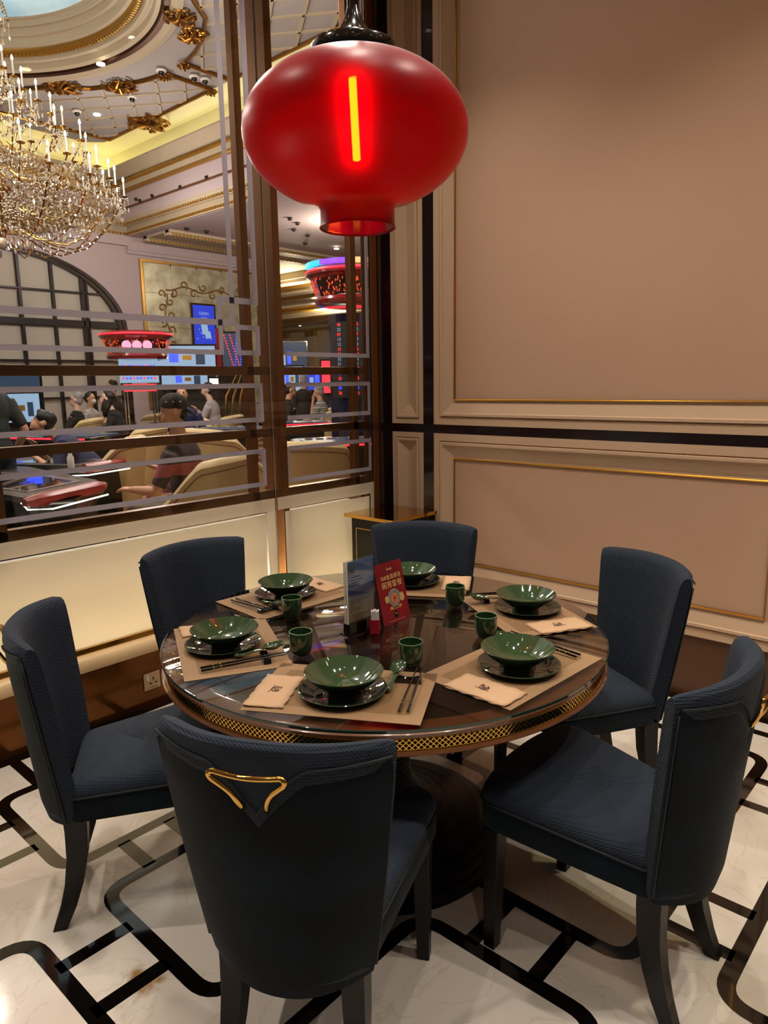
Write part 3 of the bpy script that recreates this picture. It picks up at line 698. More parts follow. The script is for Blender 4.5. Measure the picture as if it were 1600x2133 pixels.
nz = nt.nodes.new('ShaderNodeTexNoise'); nz.inputs['Scale'].default_value = 26; mp = nt.nodes.new('ShaderNodeMapping'); mp.inputs['Scale'].default_value = (1, .35, 1.4)
nt.links.new(tc.outputs['Object'], mp.inputs[0]); nt.links.new(mp.outputs[0], nz.inputs['Vector']); nt.links.new(tc.outputs['Object'], sx.inputs[0])
ma = nt.nodes.new('ShaderNodeMath'); ma.operation = 'MULTIPLY_ADD'; ma.inputs[1].default_value = .07; nt.links.new(nz.outputs['Fac'], ma.inputs[0]); nt.links.new(sx.outputs['Z'], ma.inputs[2])
rp = nt.nodes.new('ShaderNodeValToRGB'); el = rp.color_ramp.elements; el[0].position = .05; el[0].color = srgb('#cfae84'); el[1].position = .27; el[1].color = srgb('#7f9cc0')
for p, c in ((.12, '#cdb89c'), (.155, '#b5b5ba'), (.165, '#45659a'), (.19, '#5a7fb0'), (.20, '#b9c8d8'), (.235, '#a0b4cc')):
    q = el.new(p); q.color = srgb(c)
nt.links.new(ma.outputs[0], rp.inputs[0]); nt.links.new(rp.outputs[0], b.inputs['Base Color'])
tl = nt.nodes.new('ShaderNodeBsdfTranslucent'); ms_ = nt.nodes.new('ShaderNodeMixShader'); ms_.inputs[0].default_value = .5; nt.links.new(rp.outputs[0], tl.inputs[0]); nt.links.new(b.outputs[0], ms_.inputs[1]); nt.links.new(tl.outputs[0], ms_.inputs[2]); nt.links.new(ms_.outputs[0], [q for q in nt.nodes if q.type == 'OUTPUT_MATERIAL'][0].inputs[0])
MB().box(-.0325, -.0305, -.140, -.015, .041, .238).build('menu_sheet', ms, st)
for k, (y0, y1, z) in enumerate([(-.128, -.085, .188), (-.128, -.075, .178), (-.128, -.09, .170), (-.130, -.03, .138), (-.130, -.06, .133), (-.130, -.08, .126), (-.130, -.06, .114), (-.130, -.045, .108), (-.130, -.085, .102), (-.130, -.07, .090), (-.130, -.085, .084), (-.130, -.07, .066), (-.120, -.03, .060)]):
    MB().box(-.0223, -.0220, y0, y1, z, z+.0018).build('print_line', 'napink', st)
MB().ell((-.0222, -.120, .218), (.0006, .014, .014), 16, 8).build('print_seal', mat('seal_ink', '#4a4a44', .6), st)
MB().tube([(-.0222, -.135+.006*k, .052+.008*abs(sin(k*.9))) for k in range(12)], .0010, 4).build('print_mountain', mat('mountain_ink', '#6b2f22', .7), st)
for y, z in ((-.078, .232), (-.078, .050)): MB().ell((-.0215, y, z), (.002, .003, .003), 8, 6).build('magnet', 'silver', st)
# red tent card
tcd = thing('tent_card', 'tall red promotional tent card with gold lettering and a bowl of food', 'sign', tpt(0, 0, TZ+.0004))
hh, ln = .198, .045; ta = math.atan2(ln, hh)
red_g = mat('card_red', '#7d0c1c', .35); noise_mix(red_g, 9, '#6a0a18', '#97101f', .3, .7); nt = red_g.node_tree
nt.links.new([n for n in nt.nodes if n.type == 'VALTORGB'][0].outputs[0], nt.nodes['Principled BSDF'].inputs['Base Color'])
mb = MB(); mb.add([(0, 0, 0), (0, .134, 0), (-ln, .134, hh), (-ln, 0, hh), (-.0012, 0, 0), (-.0012, .134, 0), (-ln-.0012, .134, hh), (-ln-.0012, 0, hh)], [(0, 1, 2, 3), (7, 6, 5, 4), (0, 4, 5, 1), (1, 5, 6, 2), (2, 6, 7, 3), (3, 7, 4, 0)])
mb.build('front_leaf', red_g, tcd)
mb = MB(); mb.add([(-.085, 0, 0), (-.085, .134, 0), (-ln, .134, hh), (-ln, 0, hh), (-.0862, 0, 0), (-.0862, .134, 0), (-ln-.0012, .134, hh), (-ln-.0012, 0, hh)], [(0, 1, 2, 3), (7, 6, 5, 4), (0, 4, 5, 1), (1, 5, 6, 2), (2, 6, 7, 3), (3, 7, 4, 0)])
mb.build('rear_leaf', 'white_paper', tcd)
fc = bpy.data.objects.new('printed_face', None); C.objects.link(fc); fc.parent = tcd; fc.location = (.0006, .067, 0); fc.rotation_euler = (pi/2-ta, 0, pi/2)
gold_ink = mat('gold_ink', '#e3b870', .45)
text('S68會員尊享', .0185, gold_ink, fc, (.004, .152, .0004)); text('碗宵套餐', .0255, gold_ink, fc, (.004, .127, .0004)); text('Sands', .012, gold_ink, fc, (0, .180, .0004), shear=.3)
def disc(name, c, r, m, z, sy=1): 
    mb = MB(); mb.prism([(c[0]+r*cos(2*pi*k/28), c[1]+r*sy*sin(2*pi*k/28)) for k in range(28)], z, z+.0003); mb.build(name, m, fc)
disc('printed_bowl', (.004, .083), .030, mat('print_bowl_rim', '#9aa096', .5), .0003, .95); disc('printed_bowl', (.004, .083), .026, mat('print_bowl_inside', '#6f7a70', .5), .0007, .95)
disc('printed_food', (.004, .080), .018, mat('print_food', '#cf7a50', .6), .0011); 
for k in range(9): disc('printed_topping', (.004+.012*cos(k*2.4)*(k/9), .080+.012*sin(k*2.4)*(k/9)), .0022, 'red_acr', .0015)
disc('printed_badge', (-.033, .082), .0095, mat('print_badge', '#c9a468', .6), .0004, 1.3); disc('printed_badge', (.041, .078), .0115, bpy.data.materials['print_badge'], .0004, 1.3)
mb = MB(); mb.prism([(-.026, .045), (.030, .045), (.034, .055), (-.022, .055)], .0003, .0006); mb.build('printed_banner', mat('print_banner', '#c98a48', .6), fc)
text('精選套餐', .007, 'napink', fc, (.004, .050, .0008)); disc('printed_crest', (0, .027), .0095, 'green_dark', .0004, 1.25); text('S68', .006, gold_ink, fc, (0, .029, .0008))
mb = MB(); mb.box(-.038, .038, .0075, .0083, .0003, .0006); mb.build('printed_line', gold_ink, fc)
# red toothpick box with wrapped packets
rb = thing('toothpick_holder', 'small red plastic box holding white wrapped packets beside the menu stand', 'box', tpt(.012, -.058, TZ+.0004), radians(42))
MB().box(-.016, .016, -.016, .016, 0, .003).box(-.016, .016, -.016, -.0145, .003, .046).box(-.016, .016, .0145, .016, .003, .046).box(-.016, -.0145, -.0145, .0145, .003, .046).box(.0145, .016, -.0145, .0145, .003, .046).build('box_shell', 'red_acr', rb, bevel=.0006)
MB().box(.016, .0164, -.010, -.0085, .008, .038).box(.016, .0164, .004, .0055, .008, .038).build('gold_print', gold_ink, rb)
for k in range(5):
    x = -.0115+.0052*k; MB().box(x, x+.0042, -.0115, .0115, .0035, .072+.0015*(k % 3)).build('paper_packet', 'white_paper', rb)
    MB().box(x-.0001, x+.0043, -.004, .002, .050, .070).build('packet_print', 'black_matte', rb)

# ================================================================== RED LANTERN
LZ = 2.262; LP = dep(741, 281, 2.05); la = thing('pendant_lantern', 'big glossy red glass pendant lantern with black cap hanging over the table', 'lamp', (LP.x, LP.y, LP.z))
def prof_body():
    P = []; a, b = .325, .200
    for k in range(0, 25):
        t = radians(66)-radians(66+63)*k/24; P.append((a*abs(cos(t))**.93 if cos(t) > 0 else 0, b*sin(t)))
    P[0] = (.122, P[0][1])
    return P
pb = prof_body(); zt = pb[0][1]; zb = pb[-1][1]
prof = [(.108, zt+.028), (.110, zt+.006), (.118, zt+.001)]+pb[1:-1]+[(.128, zb-.004), (.114, zb-.014), (.109, zb-.03), (.110, zb-.070), (.113, zb-.078), (.110, zb-.080), (.106, zb-.074)]
MB().lathe(prof, 96).build('glass_shade', 'lantern', la, smooth='auto')
MB().lathe([(.108, zt+.016), (.124, zt+.006), (.126, zt+.010), (.126, zt+.038), (.120, zt+.046), (.092, zt+.052), (.070, zt+.064), (.050, zt+.082), (.034, zt+.104), (.023, zt+.128), (.017, zt+.150), (.0, zt+.150)], 64).build('cap', 'black_lacq', la, smooth='auto')
MB().tube([(0, 0, zt+.148), (0, 0, zt+.19)], .017, 16).tube([(0, 0, zt+.18), (0, 0, ROOM_H-LP.z-.03)], .009, 12).build('stem', 'black_lacq', la, smooth='auto')
MB().lathe([(.0, ROOM_H-LP.z), (.06, ROOM_H-LP.z), (.06, ROOM_H-LP.z-.02), (.02, ROOM_H-LP.z-.035), (.0, ROOM_H-LP.z-.035)], 32).build('ceiling_rose', 'black_lacq', la, smooth='auto')
MB().tube([(0, 0, zt+.02), (0, 0, .145)], .016, 12).build('lamp_holder', 'silver', la, smooth='auto')
tubem = emis('lamp_tube', (1.0, .62, .10, 1), 52)
MB().tube([(-.008, 0, .145), (.006, -.004, -.065)], .0112, 12).build('lamp_tube', tubem, la, smooth='auto')

# ================================================================== CASINO HALL: SHELL
hf = struct('floor'); MB().box(-48, -.26, -10, 40, -.06, 0.0).build('carpet', 'carpet', hf)
wf = struct('wall_far')
def arch(n=26, yc=2.95, a=2.93, zs=2.9, b=1.78, k=1.0):
    return [(yc+a*k*cos(pi*i/n), zs+b*k*sin(pi*i/n)) for i in range(n+1)]
mb = MB(); H1 = 5.5
o = arch(); pts = [(5.88, 0)]+o+[(.02, 0)]          # opening from right foot over the arch to left foot
# wall around the arch as quads from the arch to the wall top
for i in range(len(o)-1):
    (y0, z0), (y1, z1) = o[i], o[i+1]; mb.add([(-14, y0, z0), (-14, y1, z1), (-14, y1, H1), (-14, y0, H1)], [(0, 1, 2, 3)])
mb.box(-14.2, -14, 5.88, 10.6, 0, H1).box(-14.2, -14, -9, .02, 0, H1)
mb.build('wall_face', 'hall_wall', wf)
# reveal and iron frame of the arch window
wn = struct('window_4', (0, 0, 0))
def band(k0, k1, x0, x1, name, m, par):
    mb = MB(); R = []
    for k in (k0, k1):
        pass
    a0 = [(5.88-(2.93-2.93*k0), 0)]+arch(k=k0)+[(.02+(2.93-2.93*k0), 0)]; a1 = [(5.88-(2.93-2.93*k1), 0)]+arch(k=k1)+[(.02+(2.93-2.93*k1), 0)]
    rings = [[(x1, a[0], a[1]), (x1, c[0], c[1]), (x0, c[0], c[1]), (x0, a[0], a[1])] for a, c in zip(a0, a1)]
    mb.loft(rings); return mb.build(name, m, par, smooth='auto')
band(1.0, .965, -14.25, -13.98, 'arch_frame', 'iron', wn); band(.955, .93, -14.25, -14.02, 'arch_frame', 'iron', wn); band(.965, .955, -14.25, -14.06, 'frame_fillet', 'hall_gold', wn); band(.93, .85, -14.3, -14.12, 'arch_rim', 'iron', wn) if False else None
def zarch(y, k=.94):
    t = (y-2.95)/(2.93*k); return 2.9+1.78*k*sqrt(max(0, 1-t*t))
VY = [(2.32, .05), (2.98, .05), (3.40, .05), (4.14, .05), (4.86, .13), (5.44, .04), (1.60, .05), (1.05, .13), (.5, .05)]
VY = [(3.40, .06), (4.14, .06), (4.88, .17), (2.62, .06), (1.86, .06), (1.05, .17)]
for y, w in VY:
    z1 = zarch(y)
    if w > .1:
        MB().box(-14.14, -14.05, y-w/2, y-w*.22, 0, z1).build('mullion', 'iron', wn); MB().box(-14.14, -14.05, y+w*.22, y+w/2, 0, z1).build('mullion', 'iron', wn)
        MB().box(-14.12, -14.09, y-w*.2, y+w*.2, 0, z1).build('mullion_web', 'iron', wn)
    else: MB().box(-14.12, -14.06, y-w/2, y+w/2, 0, z1).build('mullion', 'iron', wn)
for z, w in ((3.76, .035), (3.04, .15), (2.17, .04), (1.3, .04), (.5, .04)):
    hwid = 2.93*.94*sqrt(max(0, 1-max(0, (z-2.9)/(1.78*.94))**2)); MB().box(-14.11, -14.05, 2.95-hwid, 2.95+hwid, z-w/2, z+w/2).build('transom', 'iron', wn)
ys = [.2, 1.05, 1.86, 2.62, 3.40, 4.14, 4.88, 5.70]; zs_ = [0, .5, 1.3, 2.17, 3.04, 3.76, 4.7]
for i in range(7):
    for j in range(6):
        y0, y1, z0, z1 = ys[i]+.03, ys[i+1]-.03, zs_[j]+.02, zs_[j+1]-.02
        n = 6; top = [(y0+(y1-y0)*k/n, min(z1, zarch(y0+(y1-y0)*k/n, .95))) for k in range(n+1)]
        if max(t[1] for t in top) < z0+.05: continue
        poly = [(y0, z0), (y1, z0)]+[(y, max(z, z0+.001)) for y, z in reversed(top)]
        m_ = len(poly); mb = MB(); mb.add([(-14.16, y, z) for y, z in poly]+[(-14.19, y, z) for y, z in poly], [tuple(range(m_)), tuple(range(2*m_-1, m_-1, -1))]+[(q, (q+1) % m_, m_+(q+1) % m_, m_+q) for q in range(m_)])
        mb.build('pane', 'shade_pane', wn)
MB().box(-14.6, -14.3, -9, 6, 0, 5.5).build('backing', 'shade_pane', wn)
# antique mirror panel with seams, studs and gilt scrolls
am = thing('antique_mirror', 'tall mottled antique mirror wall panel with gilt scrollwork', 'mirror', (-14, 0, 0))
for i, (a, b) in enumerate(((6.42, 7.2), (7.2, 7.98), (7.98, 8.76), (8.76, 9.54), (9.54, 10.3))):
    for j, (c, d) in enumerate(((1.0, 2.2), (2.2, 3.05), (3.05, 3.9), (3.9, 4.62))):
        MB().box(.01, .03, a+.004, b-.004, c+.004, d-.004).build('mirror_pane', 'mirror', am)
        MB().ell((.035, b, d-.0), (.012, .022, .022), 8, 5).build('rosette_stud', 'bronze_dark', am)
MB().box(.0, .05, 6.33, 6.40, .95, 4.70).box(.0, .05, 6.4, 10.4, 4.64, 4.70).build('gilt_frame', 'hall_gold', am)
def scroll(mb, c, r, a0, turns, axis='x', w=.02, d=1):
    pts = []; n = int(14*turns)+4
    for k in range(n+1):
        t = k/n; rr = r*(1-t*.85); a = a0+d*turns*2*pi*t
        if axis == 'x': pts.append((c[0], c[1]+rr*cos(a), c[2]+rr*sin(a)))
        else: pts.append((c[0]+rr*cos(a), c[1]+rr*sin(a), c[2]))
    mb.tube(pts, [w*(1-.6*k/n) for k in range(n+1)], 6)
mb = MB(); rnd = random.Random(5)
mb.tube([(.04, 7.0+.05*sin(z*7), z) for z in [2.4+.1*k for k in range(16)]], .018, 6)
mb.tube([(.04, y, 4.05+.06*sin(y*6)) for y in [7.0+.14*k for k in range(20)]], .018, 6)
for k in range(9): scroll(mb, (.04, 7.0+(.12 if k % 2 else -.12), 2.45+.18*k), .11, rnd.random()*6, 1.1, w=.028)
for k in range(10): scroll(mb, (.04, 7.25+.3*k, 4.05+(.1 if k % 2 else -.1)), .12, rnd.random()*6, 1.1, w=.028)
mb.build('gilt_scrollwork', mat('gilt_scroll_flat', '#8d6a36', .5, .4), am)
MB().box(0, .12, 6.0, 10.6, 4.86, 5.17).box(0, .08, 6.0, 10.6, 4.78, 4.86).build('cornice', 'hall_wall', wf, loc=(-14, 0, 0))
MB().box(0, .12, -9, 6.0, 4.95, 5.17).build('cornice', 'hall_wall', wf, loc=(-14, 0, 0))
# blue poster screen
def screen(label, y0, y1, z0, z1, m, x=-13.9, name='wall_screen', frame='bronze_dark'):
    s = thing(name, label, 'screen', (x, (y0+y1)/2, (z0+z1)/2)); a, b = (y1-y0)/2, (z1-z0)/2
    MB().box(-.05, 0, -a, a, -b, b).build('frame', frame, s, bevel=.006); MB().box(.0, .006, -a+.05, a-.05, -b+.05, b-.05).build('screen', m, s); return s
p = screen('bright blue upright poster screen hanging on the antique mirror', 7.70, 8.47, 2.42, 3.72, 'screen_blue')
MB().box(.007, .012, -.10, .10, -.16, .12).box(.007, .012, -.02, .16, -.28, -.10).build('printed_phone', 'screen_lt', p, rot=(radians(8), 0, 0)); text('EARN', .12, 'screen_lt', p, (.012, 0, .38), (pi/2, 0, pi/2)); text('POINTS', .06, 'screen_lt', p, (.012, 0, .27), (pi/2, 0, pi/2)) 
for k in range(8): MB().box(.007, .010, -.25+.06*k, -.22+.06*k, -.3+.05*((k*5) % 7), -.27+.05*((k*5) % 7)).build('printed_confetti', 'screen_lt', p)

# -------- recessed hall ceiling with oval dome
hc = struct('ceiling'); OC = (-8.55, .77); OA, OB = 3.30, 2.78; CZ = 7.0; X0, X1, Y0, Y1 = -13.5, -2.9, -4.6, 5.25
N = 96
def ov(k, a): return (OC[0]+OA*k*cos(a), OC[1]+OB*k*sin(a))
mb = MB(); inner = []; outer = []
for i in range(N):
    a = 2*pi*i/N; inner.append((*ov(1, a), CZ)); dx, dy = cos(a)*OA, sin(a)*OB
    t = min((X1-OC[0])/dx if dx > 0 else (X0-OC[0])/dx if dx < 0 else 1e9, (Y1-OC[1])/dy if dy > 0 else (Y0-OC[1])/dy if dy < 0 else 1e9); outer.append((OC[0]+dx*t, OC[1]+dy*t, CZ))
up_ = lambda r, h: [(x, y, z+h) for x, y, z in r]
mb.loft([inner, outer, up_(outer, .12), up_(inner, .12), inner], True, False); mb.build('coffer_ceiling', 'hall_ceil', hc)
def ovring(prof, name, m, sm='auto'):
    mb = MB(); mb.loft([[(*ov(k, 2*pi*i/N), CZ+z) for i in range(N)] for k, z in prof], True, False); return mb.build(name, m, hc, smooth=sm)
ovring([(1.03, .0), (1.03, -.05), (1.0, -.06), (.985, -.02), (.97, .0)], 'oval_moulding', 'hall_mould')
ovring([(.97, .0), (.965, -.03), (.94, -.02), (.93, .03)], 'oval_bead', 'bronze_dark')
ovring([(.93, .03), (.925, .0), (.905, .03), (.90, .12), (.885, .13), (.88, .10), (.865, .12), (.86, .20)], 'oval_moulding', 'hall_mould')
ovring([(.86, .20), (.85, .17), (.83, .20), (.82, .26)], 'oval_gold_bead', 'hall_gold')
ovring([(.82, .26), (.80, .27), (.79, .38), (.77, .40), (.765, .50), (.745, .50), (.74, .58), (.72, .60), (.755, .66)], 'oval_moulding', 'hall_mould')
ovring([(.90, .66), (.98, .70), (.98, 1.05), (.6, 1.22), (.3, 1.27), (.01, 1.28)], 'sky_dome', 'sky', True)
ovring([(.80, .66), (.83, .66), (.83, .69), (.80, .69), (.80, .66)], 'sky_fill_ring', emis('sky_fill_glow', '#e8f4ff', 7))  # added glowing ring, hidden behind the lip to light the painted sky
mb = MB()
for i in range(220):
    a = 2*pi*i/220; x, y = ov(.838, a); mb.box(x-.022, x+.022, y-.022, y+.022, CZ+.15, CZ+.19)
tag(mb.build('gold_dentils', 'hall_gold', hc), kind='stuff')
# cove, crown cornices (along x at y=YC and along y at x=XC)
def sweep(prof, name, m, Yc, Xc, x1=-1.2, y1=-6.0, par=hc):
    mb = MB(); mb.loft([[(x1, Yc-d, z) for d, z in prof], [(Xc+d, Yc-d, z) for d, z in prof], [(Xc+d, y1, z) for d, z in prof]], True, True); return mb.build(name, m, par)
sweep([(.02, 6.40), (.10, 6.42), (.16, 6.50), (.24, 6.62), (.24, 6.66), (.0, 6.66)], 'crown_cornice', 'hall_mould', 5.9, -14.3)
sweep([(.0, 6.30), (.06, 6.30), (.09, 6.36), (.05, 6.40), (.0, 6.40)], 'gold_fillet', 'hall_gold', 5.9, -14.3)
sweep([(.0, 6.18), (.04, 6.20), (.05, 6.30), (.0, 6.30)], 'crown_cornice', 'hall_mould', 5.9, -14.3)
sweep([(.0, 6.10), (.05, 6.10), (.07, 6.14), (.04, 6.18), (.0, 6.18)], 'gold_fillet', 'hall_gold', 5.9, -14.3)
sweep([(-.05, 5.78), (.0, 5.78), (.0, 6.10), (-.05, 6.10)], 'frieze', 'hall_wall', 5.9, -14.3); sweep([(-.05, 5.50), (-.02, 5.50), (-.02, 5.76), (-.05, 5.76)], 'frieze', 'hall_wall', 5.9, -14.3)
sweep([(-.05, 5.755), (.03, 5.755), (.03, 5.785), (-.05, 5.785)], 'frieze_fillet', 'bronze', 5.9, -14.3)
sweep([(-.3, 6.5), (-.3, 6.9), (-.2, 7.15), (.1, 7.32), (.6, 7.38), (1.2, 7.38), (1.2, 7.42), (-.35, 7.42), (-.35, 6.5)], 'cove_vault', 'cove', 5.9, -14.3)
sweep([(-.28, 6.56), (-.10, 6.56), (-.10, 6.60), (-.28, 6.60)], 'cove_light', 'cove_led', 5.9, -14.3)
sweep([(-.35, 6.45), (.0, 6.45), (.0, 6.55), (-.35, 6.55)], 'cove_shelf', 'hall_mould', 5.9, -14.3)
# second cornice below
sweep([(.0, 5.40), (.08, 5.40), (.14, 5.50), (.14, 5.54), (-.4, 5.54), (-.4, 5.40)], 'lower_cornice', 'hall_mould', 6.05, -13.95)
sweep([(.0, 5.17), (.06, 5.17), (.06, 5.24), (.0, 5.40)], 'lower_cornice', 'hall_mould', 6.05, -13.95)
for Yc, Xc, d, z, s in ((6.05, -13.95, .10, 5.44, .05), (6.05, -13.95, .07, 5.22, .05), (5.9, -14.3, .09, 6.35, .03)):
    mb = MB(); x = Xc+d
    while x < -1.4: mb.box(x, x+s, Yc-d-s*.5, Yc-d+.02, z-s*.6, z+s*.5); x += s*1.9
    y = -5.5
    while y < Yc-d: mb.box(Xc+d-.02, Xc+d+s*.5, y, y+s, z-s*.6, z+s*.5); y += s*1.9
    tag(mb.build('gold_dentils', 'hall_gold', hc), kind='stuff')
# lower ceiling beyond the cornice and over the near strip
MB().box(-13.95, -.25, 6.08, 13.4, 5.17, 5.25).build('lower_ceiling', 'hall_wall', hc)
MB().box(-2.3, -.2, -9, 6.0, 5.55, 5.62).build('lower_ceiling', 'hall_wall', hc)
MB().box(-.27, -.2, -9, 14, ROOM_H, 5.6).build('bulkhead', 'hall_wall', hc)
for x in (-12.6, -13.6):
    MB().box(x-.10, x+.10, 6.3, 13.4, 5.05, 5.17).box(x-.05, x+.16, 6.3, 13.4, 5.11, 5.17).build('ceiling_beam', 'hall_mould', hc)
    mb = MB(); y = 6.4
    while y < 13.3: mb.box(x+.09, x+.13, y, y+.05, 5.05, 5.11); y += .1
    tag(mb.build('gold_dentils', 'hall_gold', hc), kind='stuff')
MB().box(-13.45, -12.75, 6.3, 13.3, 5.12, 5.17).build('ceiling_panel', 'hall_mould', hc)
for i, (yy, c) in enumerate(((13.4, 'hall_mould'), (14.3, 'hall_gold'), (15.2, 'hall_mould'), (16.4, 'hall_gold'), (17.6, 'hall_mould'), (19.4, 'hall_gold'), (21.2, 'hall_mould'), (23.4, 'hall_gold'))):
    MB().box(-45, -4, yy, yy+.5, 4.98-.02*i, 5.3).box(-45, -4, yy-.12, yy, 5.08-.02*i, 5.3).build('ceiling_beam', c, hc)
MB().box(-47, -.25, 13.3, 40, 5.3, 5.4).box(-47, -14.1, 6, 13.4, 5.3, 5.4).build('lower_ceiling', 'cove', hc)
wb = struct('wall_back'); MB().box(-47, -3, 26, 26.2, 0, 5.3).box(-40.2, -40, 5, 26, 0, 5.3).build('wall_face', 'hall_mould', wb)
for k in range(14):
    x = -39+2.4*k; MB().box(x, x+.5, 25.75, 26, 0, 4.3).build('pilaster', 'hall_mould', wb); MB().box(x-.1, x+.6, 25.65, 26, 4.3, 4.6).build('capital', 'hall_gold', wb)
    MB().box(x+.75, x+2.15, 25.93, 26, 2.6, 4.0).box(x+.9, x+2.0, 25.90, 25.95, 2.75, 3.85).build('panel_moulding', 'hall_ceil', wb)
MB().box(-46, -3, 25.5, 26, 4.6, 4.75).build('wall_cornice', 'hall_gold', wb)
# gilt border of the coffer panels, ribs
def inside(p, poly):
    c = False; n = len(poly)
    for i in range(n):
        (x0, y0), (x1, y1) = poly[i], poly[i-1]
        if (y0 > p[1]) != (y1 > p[1]) and p[0] < (x1-x0)*(p[1]-y0)/(y1-y0)+x0: c = not c
    return c
P1 = [(-8.95, 5.2), (-8.95, 4.24), (-9.5, 4.12), (-10.0, 3.93), (-10.5, 3.62), (-10.9, 3.1), (-11.4, 2.75), (-12.0, 2.6), (-12.9, 2.6), (-12.9, 5.2)]
P2 = [(2*-8.66-x, y) for x, y in P1]
for poly in (P1, P2):
    for dr in ((-1.25, .85), (1.25, .85)):
        dv = Vector((*dr, 0)).normalized(); nv = Vector((-dv.y, dv.x, 0)); cen = Vector((poly[0][0], 4, 0))
        for k in range(-14, 15):
            base = cen+nv*k*.50; run = None
            for q in range(-160, 161):
                p = base+dv*q*.04; ins = inside((p.x, p.y), poly)
                if ins and run is None: run = p.copy()
                if (not ins or q == 160) and run is not None:
                    if (p-run).length > .15:
                        m_ = nv*.022; L_ = [run-m_, run+m_, p+m_, p-m_]
                        mb = MB(); mb.add([(v.x, v.y, CZ-.03) for v in L_]+[(v.x, v.y, CZ+.001) for v in L_], [(3, 2, 1, 0), (4, 5, 6, 7), (0, 1, 5, 4), (1, 2, 6, 5), (2, 3, 7, 6), (3, 0, 4, 7)]); mb.build('coffer_rib', 'hall_mould', hc)
                    run = None
    mb = MB(); mb.tube([(x, y, CZ-.03) for x, y in poly]+[(poly[0][0], poly[0][1], CZ-.03)], .035, 6); mb.build('gilt_border', 'gold_orn', hc)
def ornament(x, y, s, seed, label):
    r = random.Random(seed); mb = MB()
    for k in range(7):
        a = r.random()*6.28; scroll(mb, (x+s*.55*cos(k*.9), y+s*.45*sin(k*.9), CZ-.06), s*(.28+.2*r.random()), a, 1.2, 'z', s*.085, r.choice((1, -1)))
    for k in range(9):
        a = k*.7+r.random(); L_ = s*(.5+.6*r.random()); mb.tube([(x, y, CZ-.08), (x+L_*.5*cos(a), y+L_*.5*sin(a), CZ-.12), (x+L_*cos(a+.4), y+L_*sin(a+.4), CZ-.05)], [s*.04, s*.09, s*.02], 6)
    mb.build('gilt_ornament', 'gold_orn', hc, smooth='auto')['label'] = label
for x, y, s, d, l in [(-10.75, 3.2, .38, 1, 'gilt leaf scroll on the hall ceiling just above the chandelier arms'), (-9.98, 3.9, .34, 2, 'gilt shell scroll at the middle of the coffered panel edge'), (-8.98, 4.25, .16, 3, 'small gilt crest at the near top corner of the coffers'),
                      (-8.97, 5.2, .15, 4, 'small gilt corner piece where coffers meet the yellow cove'), (-11.3, 5.25, .5, 5, 'large gilt acanthus fan hanging over the yellow cove'), (-8.37, 4.25, .15, 6, 'gilt crest on the second coffer panel beside the glass strip'),
                      (-7.35, 3.75, .30, 7, 'gilt scroll near the top of the slim bronze post'), (-7.0, 3.3, .3, 8, 'gilt spray at the top edge beside the glass strip')]: ornament(x, y, s, d, l)
def domecam(x, y, z, s, label):
    c = thing('dome_camera', label, 'camera', (x, y, z), 0, 'dome cameras on the hall ceiling')
    MB().lathe([(.0, 0), (s, 0), (s, -.02), (s*.8, -.035), (.0, -.035)], 16).build('white_base', 'white_paper', c, smooth='auto'); MB().ell((0, 0, -.04), (s*.62, s*.62, s*.62), 12, 8).build('black_dome', 'black_lacq', c, smooth=True)
f7 = .7319
for (x, y), l in zip([(-13.24, 6.85), (-12.98, 7.59), (-12.93, 7.87), (-15.2, 7.17), (-17.16, 6.62)], ['dome camera alone above the coffered panel crest', 'left one of the paired dome cameras by the glass strip', 'right one of the paired dome cameras by the glass strip', 'dome camera within the coffered panel near the gilt shell', 'dome camera in the coffers nearest the chandelier']):
    domecam(3.05+f7*(x-3.05), -3.4+f7*(y+3.4), CZ-.03, .09, l)
for (px, py), nm in zip([(375, 390), (430, 370), (317, 408), (283, 415), (291, 418)], ['third', 'last and nearest', 'second', 'first and farthest left', 'close twin of the farthest']):
    p = ony(px, py, 5.88); s = tag(MB().ell((0, 0, 0), (.045, .045, .04), 10, 6).build('spotlight_head', 'black_matte', None, loc=p, smooth=True), 'black spotlight head on the hall frieze, '+nm+' one along its line', 'spotlight', 'black spotlight heads on the frieze')
for (px, py), nm in zip([(388, 476), (430, 482), (604, 455), (620, 465), (641, 490), (636, 507), (612, 478)], ['above the mirror wall, left one of two', 'above the mirror wall, right one of two', 'highest in the narrow pane', 'largest in the narrow pane', 'at the rail end in the narrow pane', 'lowest in the narrow pane', 'at the left rim of the narrow pane']):
    p = onz(px, py, 5.15); s = tag(MB().ell((0, 0, 0), (.06, .06, .05), 10, 6).build('ceiling_spotlight', 'black_matte', None, loc=p, smooth=True), 'black ceiling spotlight '+nm, 'spotlight', 'black spotlights on the lower ceiling')
for px, py, z, nm in [(210, 135, 6.9, 'on the oval dome moulding'), (202, 240, 6.98, 'in the coffers beside the chandelier'), (701, 519, 5.1, 'below the red lantern in the narrow pane'), (604, 676, 4.9, 'in the far low ceiling, left of three'), (625, 679, 4.9, 'in the far low ceiling, middle of three'), (652, 681, 4.9, 'in the far low ceiling, right of three')]:
    p = onz(px, py, z); tag(MB().lathe([(.0, 0), (.07, 0), (.07, .02), (.0, .02)], 14).build('hall_downlight', emis('hall_down_glow', '#fff4e0', 6) if 'hall_down_glow' not in bpy.data.materials else bpy.data.materials['hall_down_glow'], None, loc=p), 'small glowing downlight '+nm, 'lamp', 'recessed hall downlights')

